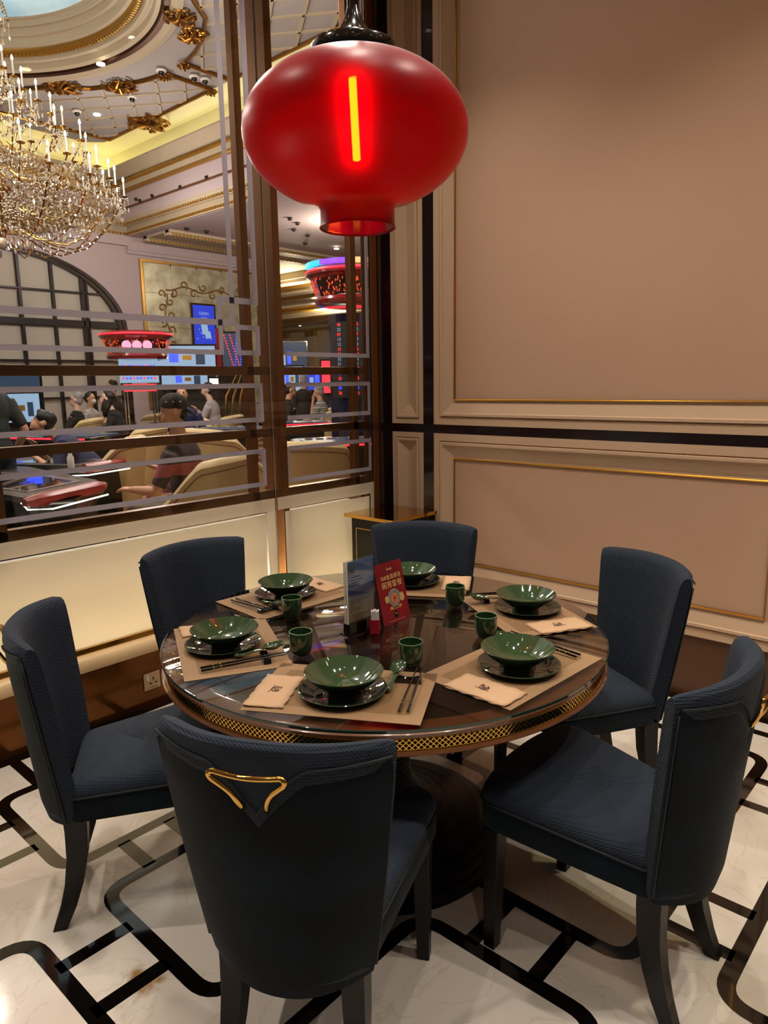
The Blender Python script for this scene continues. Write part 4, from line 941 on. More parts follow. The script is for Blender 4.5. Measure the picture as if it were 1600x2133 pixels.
# ================================================================== CHANDELIER
CC = Vector((-8.33, .93, 0)); ch = thing('chandelier', 'huge tiered crystal chandelier with white candles hanging in the casino hall', 'chandelier', (CC.x, CC.y, 0))
def zpx(y): return dep(-10, y, 10.0).z
tiers = [(.38, 118, 8), (.66, 163, 10), (.97, 208, 12), (1.27, 252, 14), (1.55, 312, 16), (1.74, 348, 18)]
rnd = random.Random(11)
candle0 = None
for ti, (rt2, yp, n) in enumerate(tiers):
    zf = zpx(yp); off = rnd.random()
    arm = MB(); chain = MB()
    for k in range(n):
        a = 2*pi*(k+off)/n; x, y = rt2*cos(a), rt2*sin(a); zb_ = zf-.27
        if candle0 is None:
            mb = MB(); mb.tube([(0, 0, .02), (0, 0, .225)], .013, 8); c0 = mb.build('candle', 'candle', ch, smooth='auto'); candle0 = c0
            MB().lathe([(.0, .222), (.013, .232), (.017, .250), (.013, .272), (.004, .295), (.0, .298)], 8).build('bulb', 'bulb', c0, smooth=True)
            MB().lathe([(.0, -.01), (.02, -.005), (.055, .004), (.060, .012), (.02, .012), (.016, .03), (.0, .03)], 12).build('drip_pan', 'brass', c0, smooth='auto')
            c0.location = (x, y, zb_)
        else: dup(candle0, (x, y, zb_), 0, parent=ch)
        r0 = max(.06, rt2*.25); zs0 = zb_-.25-.1*ti
        pts = [(r0*cos(a), r0*sin(a), zs0+.15)]+[((r0+(rt2-r0)*t)*cos(a), (r0+(rt2-r0)*t)*sin(a), zs0+.15-.30*sin(t*2.6)*(1-t*.4)+(zb_-zs0-.05)*t**3) for t in (.2, .4, .6, .8, .93)]+[(x, y, zb_-.01)]
        arm.tube(pts, .011, 5)
        for s in range(2, 14):
            t = s/14*.98; i = t*(len(pts)-1); i0 = int(i); p = Vector(pts[i0]).lerp(Vector(pts[min(i0+1, len(pts)-1)]), i-i0); chain.ell(p, (.020, .020, .020), 5, 3)
        a2 = 2*pi*(k+1+off)/n; p0 = Vector((x, y, zb_)); p1 = Vector((rt2*cos(a2), rt2*sin(a2), zb_)); sag = .16+.05*ti*.5
        for s in range(1, 16):
            t = s/16; p = p0.lerp(p1, t); p.z -= sag*4*t*(1-t); chain.ell(p, (.012, .012, .012), 5, 3)
        for q in range(4):
            aa = a+q*1.57; px_, py_ = x+.05*cos(aa), y+.05*sin(aa); L_ = .07+.05*rnd.random()
            for s in range(3): chain.ell((px_, py_, zb_-.03-.03*s), (.008, .008, .010), 5, 3)
            zt_ = zb_-.10-L_*.3; chain.add([(px_, py_, zt_), (px_+.016, py_, zt_-.055), (px_, py_+.016, zt_-.055), (px_-.016, py_, zt_-.055), (px_, py_-.016, zt_-.055), (px_, py_, zt_-.085)], [(0, 1, 2), (0, 2, 3), (0, 3, 4), (0, 4, 1), (5, 2, 1), (5, 3, 2), (5, 4, 3), (5, 1, 4)])
    arm.build('arms', 'brass', ch, smooth='auto'); tag(chain.build('crystal_chains', 'crystal', ch), kind='stuff')
bs = MB(); dr = MB()
zr = zpx(395); zb0 = zpx(478)
for k in range(120):          # swags from the outer ring to the inner bowl
    a = 2*pi*k/120
    for s in range(20):
        t = s/19; r_ = 1.62-1.25*t; z = zr-.02-(zr-zb0)*1.0*(t**.55)*.85+.03*rnd.random(); bs.ell((r_*cos(a+.03*s), r_*sin(a+.03*s), z), (.019, .019, .019), 4, 3)
for ring_, (r_, z_, n) in enumerate([(1.66, zr+.06, 70), (1.42, zr-.10, 64), (1.15, zr-.24, 56), (.88, zr-.34, 46), (.6, zr-.42, 34), (.35, zr-.5, 20)]):
    for k in range(n):
        a = 2*pi*k/n+ring_*.2; x, y = r_*cos(a), r_*sin(a); L_ = 3+int(rnd.random()*3)
        for s in range(L_): bs.ell((x, y, z_-.035*s), (.010, .010, .013), 4, 3)
        zt_ = z_-.035*L_; w = .024
        dr.add([(x, y, zt_), (x+w, y, zt_-.075), (x, y+w, zt_-.075), (x-w, y, zt_-.075), (x, y-w, zt_-.075), (x, y, zt_-.115)], [(0, 1, 2), (0, 2, 3), (0, 3, 4), (0, 4, 1), (5, 2, 1), (5, 3, 2), (5, 4, 3), (5, 1, 4)])
for k in range(90):           # beaded bowl above the swags
    a = 2*pi*k/90
    for s in range(12):
        t = s/11; r_ = .55+.75*t; z = zpx(320)-(zpx(320)-zr)*t**1.6; bs.ell((r_*cos(a-.04*s), r_*sin(a-.04*s), z), (.017, .017, .017), 4, 3)
tag(bs.build('bead_basket', mat('amber_crystal', '#8f744c', .12, spec=1, coat=1), ch), kind='stuff'); tag(dr.build('crystal_drops', 'crystal', ch), kind='stuff')
MB().lathe([(.0, zpx(490)), (.06, zpx(486)), (.10, zpx(470)), (.05, zpx(455)), (.04, zpx(420)), (.16, zpx(400)), (.22, zpx(385)), (.06, zpx(360)), (.04, zpx(300)), (.09, zpx(285)), (.04, zpx(265)), (.04, zpx(200)), (.10, zpx(190)), (.04, zpx(175)), (.03, zpx(60)), (.08, zpx(50)), (.02, zpx(30)), (.018, 8.2)], 20).build('stem', 'brass', ch, smooth='auto')
MB().ell((0, 0, zpx(497)), (.09, .09, .09), 14, 10).build('crystal_ball', 'crystal', ch, smooth=True)
mb = MB(); cr = MB()
for k in range(10):           # fountain crown at the top
    a = 2*pi*k/10; pts = [(r_*cos(a), r_*sin(a), zpx(y_)) for r_, y_ in ((.03, 62), (.10, 20), (.22, 2), (.33, 14), (.38, 48))]; mb.tube(pts, .012, 5)
    for q in range(24):
        i = q/24*4; p = Vector(pts[int(i)]).lerp(Vector(pts[min(int(i)+1, 4)]), i-int(i)); cr.ell(p, (.018, .018, .018), 5, 3)
    x, y, z = pts[-1]; 
    for s in range(4): cr.ell((x, y, z-.03-.03*s), (.009, .009, .012), 5, 3)
    cr.add([(x, y, z-.14), (x+.025, y, z-.21), (x, y+.025, z-.21), (x-.025, y, z-.21), (x, y-.025, z-.21), (x, y, z-.25)], [(0, 1, 2), (0, 2, 3), (0, 3, 4), (0, 4, 1), (5, 2, 1), (5, 3, 2), (5, 4, 3), (5, 1, 4)])
mb.build('crown_arms', 'brass', ch, smooth='auto'); tag(cr.build('crown_beads', 'crystal', ch), kind='stuff')

# ================================================================== CASINO FURNITURE
def make_armchair():
    r = thing('lounge_chair', 'x', 'chair'); R = .30; n = 44; rings = []; seam = []; seam2 = []
    def hgt(s):                       # s: 0 at middle of the back, 1 at arm front
        if s < .42: return 1.04-.03*(s/.42)**2
        t = min(1, (s-.42)/.50); return 1.01-.36*(t*t*(3-2*t))
    pathp = []
    for i in range(n+1):
        q = -1+2*i/n; s = abs(q)
        if s < .55: a = s/.55*pi/2; x = R*sin(a)**.8 if a > 0 else 0; y = -.30+.02-.10*cos(a)**1.0+.10
        else: t = (s-.55)/.45; x = R+.02*t; y = -.28+.10+.42*t
        if s < .55: y = -.28-.08*cos(s/.55*pi/2)+.10*(1-cos(s/.55*pi/2))
        else: y = -.18+.44*((s-.55)/.45)
        pathp.append((x*(1 if q > 0 else -1), y, s))
    for i, (x, y, s) in enumerate(pathp):
        a = Vector(pathp[max(i-1, 0)][:2]); b = Vector(pathp[min(i+1, n)][:2]); t = (b-a).normalized(); nv = Vector((t.y, -t.x)); h = hgt(s); w = .045
        if s > .97: w = .03; h -= .04
        pr = [(-w*.7, .36), (-w, .50), (-w, h-.06), (-w*1.25, h-.03), (-w*.8, h), (0, h+.012), (w*.8, h), (w*1.3, h-.03), (w*1.0, h-.075), (w*.85, .5), (w*.3, .33)]
        lean = lambda z: .10*(z-.4)*(1-s)**1
        rings.append([(x+nv.x*(d+lean(z)), y+nv.y*(d+lean(z)), z) for d, z in pr])
        for S_, dz in ((seam, -.075), (seam2, -.105)):
            z = h+dz; d = w*1.06; S_.append((x+nv.x*(d+lean(z)), y+nv.y*(d+lean(z)), z))
    MB().loft(rings, True, True).build('shell', 'cream_leather', r, smooth='auto')
    MB().tube(seam, .0035, 5).build('seam', 'cream_line', r, smooth=True)
    out = rpoly([(-.26, -.22), (.26, -.22), (.27, .30), (-.27, .30)], [.14, .14, .06, .06], 5)
    mb = MB(); mb.loft([[(x*.96, y*.96, .36) for x, y in out], [(x, y, .38) for x, y in out], [(x, y, .50) for x, y in out], [(x*.95, y*.95, .54) for x, y in out], [(x*.6, y*.6, .555) for x, y in out]]); mb.build('seat', 'cream_leather', r, smooth='auto')
    MB().lathe([(.0, 0), (.27, 0), (.27, .015), (.06, .035), (.035, .06), (.035, .36), (.0, .36)], 24).build('pedestal', 'hall_gold', r, smooth='auto')
    return r
AC = None
def armchair(x, y, deg, label, z=0):
    global AC
    if AC is None: AC = make_armchair(); o = AC
    else: o = dup(AC)
    o.location = (x, y, z); o.rotation_euler = (0, 0, radians(deg-90)); o['label'] = label; o['group'] = 'cream leather casino chairs'
armchair(-1.98, -.56, 190, 'cream leather casino chair in which the man in the black cap sits')
def at(px, py, d): p = dep(px, py, d); return p.x, p.y
x, y = at(238, 950, 7.9); armchair(x, y, 235, 'cream leather casino chair behind the man leaning on his hand')
x, y = at(662, 1000, 6.6); armchair(x, y, 118, 'cream leather casino chair seen from behind through the narrow window pane')
x, y = at(505, 960, 7.6); armchair(x, y, 80, 'empty cream casino chair turned away beside the slim bronze post')
x, y = at(455, 900, 8.6); armchair(x, y, 100, 'cream casino chair at the dark gaming table behind the black cap')
x, y = at(338, 900, 10.4); armchair(x, y, 150, 'cream casino chair directly behind the face of the capped man')
x, y = at(268, 890, 9.0); armchair(x, y, 215, 'cream casino chair with swooping arm left of the capped man')
x, y = at(312, 860, 13.4); armchair(x, y, 190, 'small far cream casino chair under the red canopy machine')
x, y = at(165, 875, 12.0); armchair(x, y, 205, 'cream casino chair of the grey-haired man')
x, y = at(192, 868, 13.0); armchair(x, y, 250, 'far cream casino chair between the grey-haired man and the long-haired woman')
x, y = at(668, 880, 13.4); armchair(x, y, 150, 'cream casino chair of the man in the striped shirt')
x, y = at(722, 870, 15.2); armchair(x, y, 120, 'far cream casino chair beside the brass post right of the striped shirt')
x, y = at(425, 870, 12.6); armchair(x, y, 200, 'far cream casino chair of the person in the pale hooded top')

def P3(px, py, z): p = onz(px, py, z); return (p.x, p.y)
# near gaming table: grey frame, dark glass, red leather rest, white light line
gt = thing('gaming_table', 'near casino gaming table with dark glass, red leather rest and white light line', 'table', (0, 0, 0))
tz = .84
fr_ = [P3(-260, 1030, tz), P3(-260, 960, tz), P3(60, 972, tz), P3(205, 1000, tz), P3(46, 1036, tz), P3(0, 1028, tz)]
MB().prism(fr_, tz-.04, tz).build('table_frame', 'tabletop_gr', gt, bevel=.004)
dq = [P3(-120, 1012, tz), P3(-20, 985, tz), P3(85, 990, tz), P3(168, 1003, tz), P3(57, 1026, tz), P3(0, 1018, tz)]
MB().prism(dq, tz, tz+.003).build('glass_field', 'tabletop_dk', gt)
MB().tube([(x, y, tz+.004) for x, y in dq]+[(*dq[0], tz+.004)], .006, 5).build('pale_inlay', 'hall_wall', gt)
A0 = Vector(P3(44, 1038, tz)); B0 = Vector(P3(215, 1002, tz)); dd = (B0-A0).normalized(); nn = Vector((-dd.y, dd.x)); nn = nn if (nn.x*(CAM.x-A0.x)+nn.y*(CAM.y-A0.y)) > 0 else -nn
rings = []
for k in range(13):
    t = k/12; c = A0.lerp(B0, t); w = .105*(min(1, .45+3*t, .35+4*(1-t))); h = .05*min(1, .6+3*t, .6+3*(1-t))
    rings.append([(c.x+nn.x*w*u, c.y+nn.y*w*u, tz-.035+h*v) for u, v in ((0, -.5), (.7, -.7), (1, -.1), (.92, .55), (.6, .95), (.2, 1.02), (0, .9))])
MB().loft(rings).build('leather_rest', 'redlea', gt, smooth='auto')
ed = [(-260, 1062), (0, 1038), (42, 1045), (58, 1062), (110, 1060), (160, 1047), (225, 1030)]
MB().tube([(*P3(px, py, tz-.075), tz-.075) for px, py in ed], .0055, 6).build('light_line', 'led', gt)
bd = [P3(-260, 1062, tz-.07), P3(-260, 965, tz-.07), P3(60, 980, tz-.07), P3(215, 1010, tz-.07), P3(160, 1045, tz-.07), P3(62, 1058, tz-.07), P3(42, 1043, tz-.07), P3(0, 1036, tz-.07)]
MB().prism(bd, tz-.16, tz-.05).build('table_body', 'black_lacq', gt); bd2 = [(x*.9-.1*2.4, y*.9-.1*1.4) for x, y in bd]; MB().prism(bd2, 0, tz-.16).build('table_plinth', 'black_matte', gt)
p = P3(72, 996, tz); MB().box(p[0]-.10, p[0]+.10, p[1]-.02, p[1]+.02, tz+.004, tz+.04).build('blue_lamp', 'led_blue', gt)
MB().tube([(*P3(0, 1008, tz+.03), tz+.02), (p[0], p[1], tz+.03)], .014, 6).build('swing_arm', 'chrome', gt)
# second station behind it
g2 = thing('gaming_table', 'second casino gaming station with short red rest behind the near table', 'table', (0, 0, 0))
fr2 = [P3(95, 985, tz), P3(130, 970, tz), P3(205, 975, tz), P3(222, 990, tz), P3(215, 996, tz)]
x0, y0 = at(215, 985, 6.7)
MB().prism([(x0-1.0, y0-.75), (x0+.12, y0-.25), (x0-.10, y0+.25), (x0-1.2, y0-.15)], tz-.05, tz).build('table_frame', 'tabletop_gr', g2)
MB().prism([(x0-.75, y0-.52), (x0-.10, y0-.22), (x0-.22, y0+.05), (x0-.9, y0-.2)], tz, tz+.003).build('glass_field', 'tabletop_dk', g2)
rings = []
for k in range(9):
    t = k/8; cx, cy = x0+.12-.22*t, y0-.25+.5*t; w = .10*min(1, .5+3*t, .5+3*(1-t)); rings.append([(cx+w*u, cy+w*.5*u, tz-.03+.05*v) for u, v in ((0, -.5), (.7, -.7), (1, -.1), (.9, .55), (.5, .95), (0, .9))])
MB().loft(rings).build('leather_rest', 'redlea', g2, smooth='auto')
MB().tube([(x0-.9, y0-.75, tz-.08), (x0+.10, y0-.36, tz-.08), (x0+.20, y0-.24, tz-.08), (x0+.02, y0+.26, tz-.08)], .006, 6).build('light_line', 'led', g2)
MB().prism([(x0-1.0, y0-.72), (x0+.10, y0-.22), (x0-.10, y0+.22), (x0-1.2, y0-.15)], 0, tz-.05).build('table_body', 'black_lacq', g2)
p = at(148, 970, 6.3); tag(MB().lathe([(.0, 0), (.03, 0), (.03, .09), (.018, .11), (.018, .135), (.0, .135)], 14).build('water_bottle', 'white_paper', None, loc=(p[0], p[1], tz+.001), smooth='auto'), 'small clear bottle with white cap standing by the leaning man', 'bottle')
# dark gaming tables further back
def darktable(px, py, d, w, label, red=True, deg=0):
    x, y = at(px, py, d); g = thing('gaming_table', label, 'table', (x, y, 0), radians(deg))
    MB().prism(rpoly([(-w, -.5), (w, -.5), (w, .5), (-w, .5)], .3, 5), .86, .92).build('table_rim', 'black_lacq', g, bevel=.01)
    MB().prism(rpoly([(-w*.8, -.35), (w*.8, -.35), (w*.8, .35), (-w*.8, .35)], .2, 5), .92, .925).build('screen_field', 'screen_dk', g)
    MB().prism(rpoly([(-w*.7, -.35), (w*.7, -.35), (w*.7, .35), (-w*.7, .35)], .2, 5), 0, .86).build('table_body', 'black_matte', g)
    if red: MB().tube([(-w*.95, -.5, .90), (w*.95, -.5, .90)], .012, 6).build('red_light_line', 'led_red', g)
    for k in range(6): MB().box(-w*.7+k*w*.25, -w*.7+k*w*.25+.08, .1, .16, .925, .94).build('chip_tray', 'crystal', g)
darktable(140, 868, 9.5, .8, 'dark casino table with red light line in front of the grey-haired man', True, 20)
darktable(462, 858, 10.3, .7, 'dark oval gaming table behind the man in the black cap', True, 55)
darktable(618, 870, 11.8, .6, 'dark gaming table left of the man in the striped shirt', True, 60)
darktable(705, 915, 7.9, .5, 'dark gaming machine with red light line beyond the right cream chair', True, 60)
# canopy machines
def canopy(px, py, d, r, ztop, label, led):
    x, y = at(px, py, d); g = thing('roulette_machine', label, 'machine', (x, y, 0))
    MB().lathe([(.0, ztop), (r*.9, ztop), (r*1.0, ztop-.05), (r*1.0, ztop-.09), (r*.9, ztop-.13), (r*.86, ztop-.14)], 40).build('canopy_top', 'red_gloss', g, smooth='auto')
    MB().lathe([(r*.99, ztop-.03), (r*1.01, ztop-.05), (r*.99, ztop-.07)], 40).build('canopy_light', led, g, smooth='auto')
    MB().lathe([(.0, ztop-.13), (r*.88, ztop-.14), (r*.78, ztop-.36), (.0, ztop-.36)], 10).build('canopy_band', 'black_lacq', g)
    mb = MB(); rr = random.Random(4)
    for k in range(240):
        a = rr.random()*6.283; h = rr.random(); q = r*(.895-.10*h); mb.ell((q*cos(a), q*sin(a), ztop-.15-.20*h), (.012, .012, .018), 4, 3)
    tag(mb.build('filigree', emis('filigree_red', '#e8461c', 1.2) if 'filigree_red' not in bpy.data.materials else bpy.data.materials['filigree_red'], g), kind='stuff')
    MB().lathe([(.0, ztop-.36), (r*.80, ztop-.36), (r*.84, ztop-.40), (r*.80, ztop-.45), (r*.6, ztop-.47), (.0, ztop-.47)], 40).build('canopy_skirt', 'red_gloss', g, smooth='auto')
    return g, x, y
def face(g, x, y, r, w, z0, z1, off, m, name):   # a flat panel on the machine's side turned towards the dining room
    a = math.atan2(CAM.y-y, CAM.x-x)+off; o = MB().box(r-.02, r+.02, -w/2, w/2, z0, z1).build(name, m, g); o.rotation_euler = (0, 0, a); return o, a
g, x, y = canopy(285, 715, 12, .60, 2.44, 'roulette machine with red canopy left of the capped man', 'led_red')
for k in (-1, 0, 1):
    o, a = face(g, x, y, .53, .13, 2.14, 2.27, .0, 'led_red', 'round_lamp'); bpy.data.objects.remove(o)
    mb = MB(); mb.lathe([(.0, 0), (.075, 0), (.075, .02), (.0, .02)], 18); o = mb.build('round_lamp', emis('pink_lamp', '#ff8aa8', 2.2) if 'pink_lamp' not in bpy.data.materials else bpy.data.materials['pink_lamp'], g)
    o.rotation_euler = (0, pi/2, a); rad = Vector((cos(a), sin(a), 0)); tn = Vector((-sin(a), cos(a), 0)); o.location = rad*.53+tn*.16*k+Vector((0, 0, 2.20))
face(g, x, y, .30, .62, 1.60, 1.98, 0, 'screen_lt', 'results_screen'); face(g, x, y, .27, .18, 1.60, 1.98, .75, 'screen_dk', 'side_screen'); face(g, x, y, .27, .18, 1.60, 1.98, -.75, 'screen_dk', 'side_screen')
face(g, x, y, .31, .50, 1.46, 1.58, 0, 'led_red', 'red_sign')
for k in range(10):
    for j in range(3): o, a = face(g, x, y, .325, .035, 1.66+.1*j, 1.69+.1*j, 0, 'led_blue' if (k+j) % 3 else 'led_red', 'screen_digit'); t = Vector((-sin(a), cos(a), 0))*(-.25+.055*k); o.location = t
for k in range(4): a = k*pi/2+.4; MB().tube([(.34*cos(a), .34*sin(a), 0), (.34*cos(a), .34*sin(a), 2.0)], .018, 8).build('chrome_post', 'chrome', g, smooth='auto')
MB().lathe([(.0, 0), (.5, 0), (.55, .8), (.62, .92), (.0, .95)], 24).build('base_cabinet', 'black_lacq', g, smooth='auto')
# tall tower machine seen through the narrow pane
g, x, y = canopy(742, 640, 9.4, .655, 3.0, 'tall tower machine with rainbow edged red canopy behind the narrow pane', 'led_red')
mb = MB(); n = 40
for c_ in range(4):
    q = MB(); base = math.atan2(CAM.y-y, CAM.x-x); cols = ['#20b8ff', '#8a3cff', '#ffb070', '#fff4d8']; a0 = base-1.5+.75*c_
    q.loft([[(rr*cos(a0+.75*k/8), rr*sin(a0+.75*k/8), zz) for rr, zz in ((.59, 3.002), (.655, 3.002), (.655, 3.06), (.59, 3.06))] for k in range(9)]); q.build('rainbow_light', emis('rainbow_%d' % c_, cols[c_], 2.0), g)
MB().lathe([(.0, 0), (.38, 0), (.38, 2.42), (.0, 2.42)], 12).build('tower', mat('tower_blue_black', '#1e2140', .1, .4, coat=1), g)
for c_, off in ((0, -.62), (1, -.02)):
    o, a = face(g, x, y, .375, .26, 1.35, 2.32, off, 'black_matte', 'number_board')
    for k in range(15):
        col = ['led_red', 'screen_lt', 'led_red', 'screen_lt', 'screen_lt', 'led_red', 'led_red', 'screen_lt', 'screen_lt', 'led_red', 'led_blue', 'led_red', 'led_blue', 'led_blue', 'led_red'][k]
        num = ['46', '22', '07', '13', '12', '15', '20', '52', '51', '57', '04', '33', '11', '09', '26'][k]
        t = text(num, .058, col, g, name='number'); rad = Vector((cos(a), sin(a), 0)); t.location = rad*.397+Vector((0, 0, 2.28-.062*k)); t.rotation_euler = (pi/2, 0, a+pi/2)
o, a = face(g, x, y, .38, .14, 1.2, 2.3, .75, emis('tower_magenta', '#ff4aa0', 1.3), 'light_panel')
# V shaped light column machine
x, y = at(488, 735, 12.3); g = thing('slot_tower', 'slot tower with crossed red and blue light strips beside the slim bronze post', 'machine', (x, y, 0), math.atan2(CAM.y-y, CAM.x-x))
MB().box(-.3, -.02, -.30, .30, 0, 2.45).build('tower', 'black_lacq', g); MB().box(-.02, .0, -.30, -.22, 1.75, 2.5).build('side_panel', 'red_gloss', g); MB().box(-.02, .0, -.20, .28, 1.78, 2.42).build('sign_panel', 'screen_dk', g)
for s_, c_ in ((-.16, 'led_red'), (-.06, 'led_red'), (.05, 'led_blue'), (.14, 'led_blue')):
    for k in range(14): MB().ell((.01, s_+.012*k*(1 if s_ < 0 else -.3), 2.38-.045*k), (.012, .014, .014), 6, 4).build('light_dot', c_, g)
for k in (-1, 0, 1): MB().tube([(.35, .1*k-.1, .9), (.30, .12*k-.05, 1.35), (.05, .08*k+.1, 1.70)], .02, 8).build('brass_tube', 'brass', g, smooth='auto')
# distant slot screens and light panels
for i, (px, py, d, w, h, m_, lab) in enumerate([(20, 790, 15, .9, .12, 'led_red', 'thin red lit sign above the far left machines'), (18, 830, 12, 1.0, .8, 'screen_dk', 'far left slot screen with green and orange bars'), (40, 850, 11.3, .6, .45, 'screen_lt', 'pale blue lit slot screen beside the standing man'),
      (380, 745, 15.5, 1.4, .5, 'screen_lt', 'wide pale blue screen beyond the red canopy machine'), (385, 790, 14.4, .9, .35, 'screen_lt', 'pale screen below the bronze bar above the dark-haired man'), (435, 796, 15, .5, .14, 'bulb', 'white lit lamp panel above the hooded person'), (487, 794, 15, .5, .12, 'bulb', 'white lit lamp panel near the slim post'),
      (605, 790, 20, .7, .7, 'screen_lt', 'pale blue screen at left edge of the narrow pane'), (668, 790, 20.6, .8, .6, 'screen_blue', 'blue slot screen behind the striped shirt man'), (610, 745, 28, 1.1, 1.2, 'screen_dk', 'far dusky picture on the back wall'), (695, 785, 18, .6, .8, 'led_red', 'far red lit machine front beside the brass post'), (745, 800, 16, .4, 1.2, 'led_red', 'narrow red lit machine between the bronze posts')]):
    p = dep(px, py, d); s = thing('machine_screen', lab, 'screen', p, math.atan2(CAM.y-p.y, CAM.x-p.x))
    MB().box(-.10, 0, -w/2-.04, w/2+.04, -h/2-.04, h/2+.04).build('case', 'black_lacq', s); MB().box(0, .01, -w/2, w/2, -h/2, h/2).build('screen', m_, s)
    MB().box(-.5, -.1, -w/2, w/2, -p.z+.0, h/2).build('cabinet', 'black_matte', s)
    if m_ in ('screen_dk', 'screen_lt', 'screen_blue'):
        for k in range(4): MB().box(.01, .014, -w*.4+k*w*.2, -w*.4+k*w*.2+w*.14, -h*.3+.1*h*(k % 3), h*.1+.1*h*(k % 2)).build('screen_block', ['screen_lt', 'led_blue', 'hall_gold', 'screen_dk'][k], s)
p = dep(712, 860, 10); tag(MB().tube([(p.x, p.y, 0), (p.x, p.y, 1.75)], .05, 12).build('brass_pole', 'brass', None, smooth='auto'), 'upright brass pole right of the man in the striped shirt', 'pole')
fp = thing('fretwork_column', 'brass column with black fretwork at the left edge behind the glass', 'column', (-.55, -2.72, 0)); MB().box(-.06, .06, -.10, .10, 0, 1.62).build('shaft', 'brass', fp)
for z in (.95, 1.05, 1.15, 1.28, 1.38, 1.48): MB().box(.06, .063, -.08, .08, z, z+.008).box(.06, .063, -.03, -.022, z-.05, z).box(.06, .063, .03, .038, z, z+.05).build('fret_line', 'black_matte', fp)

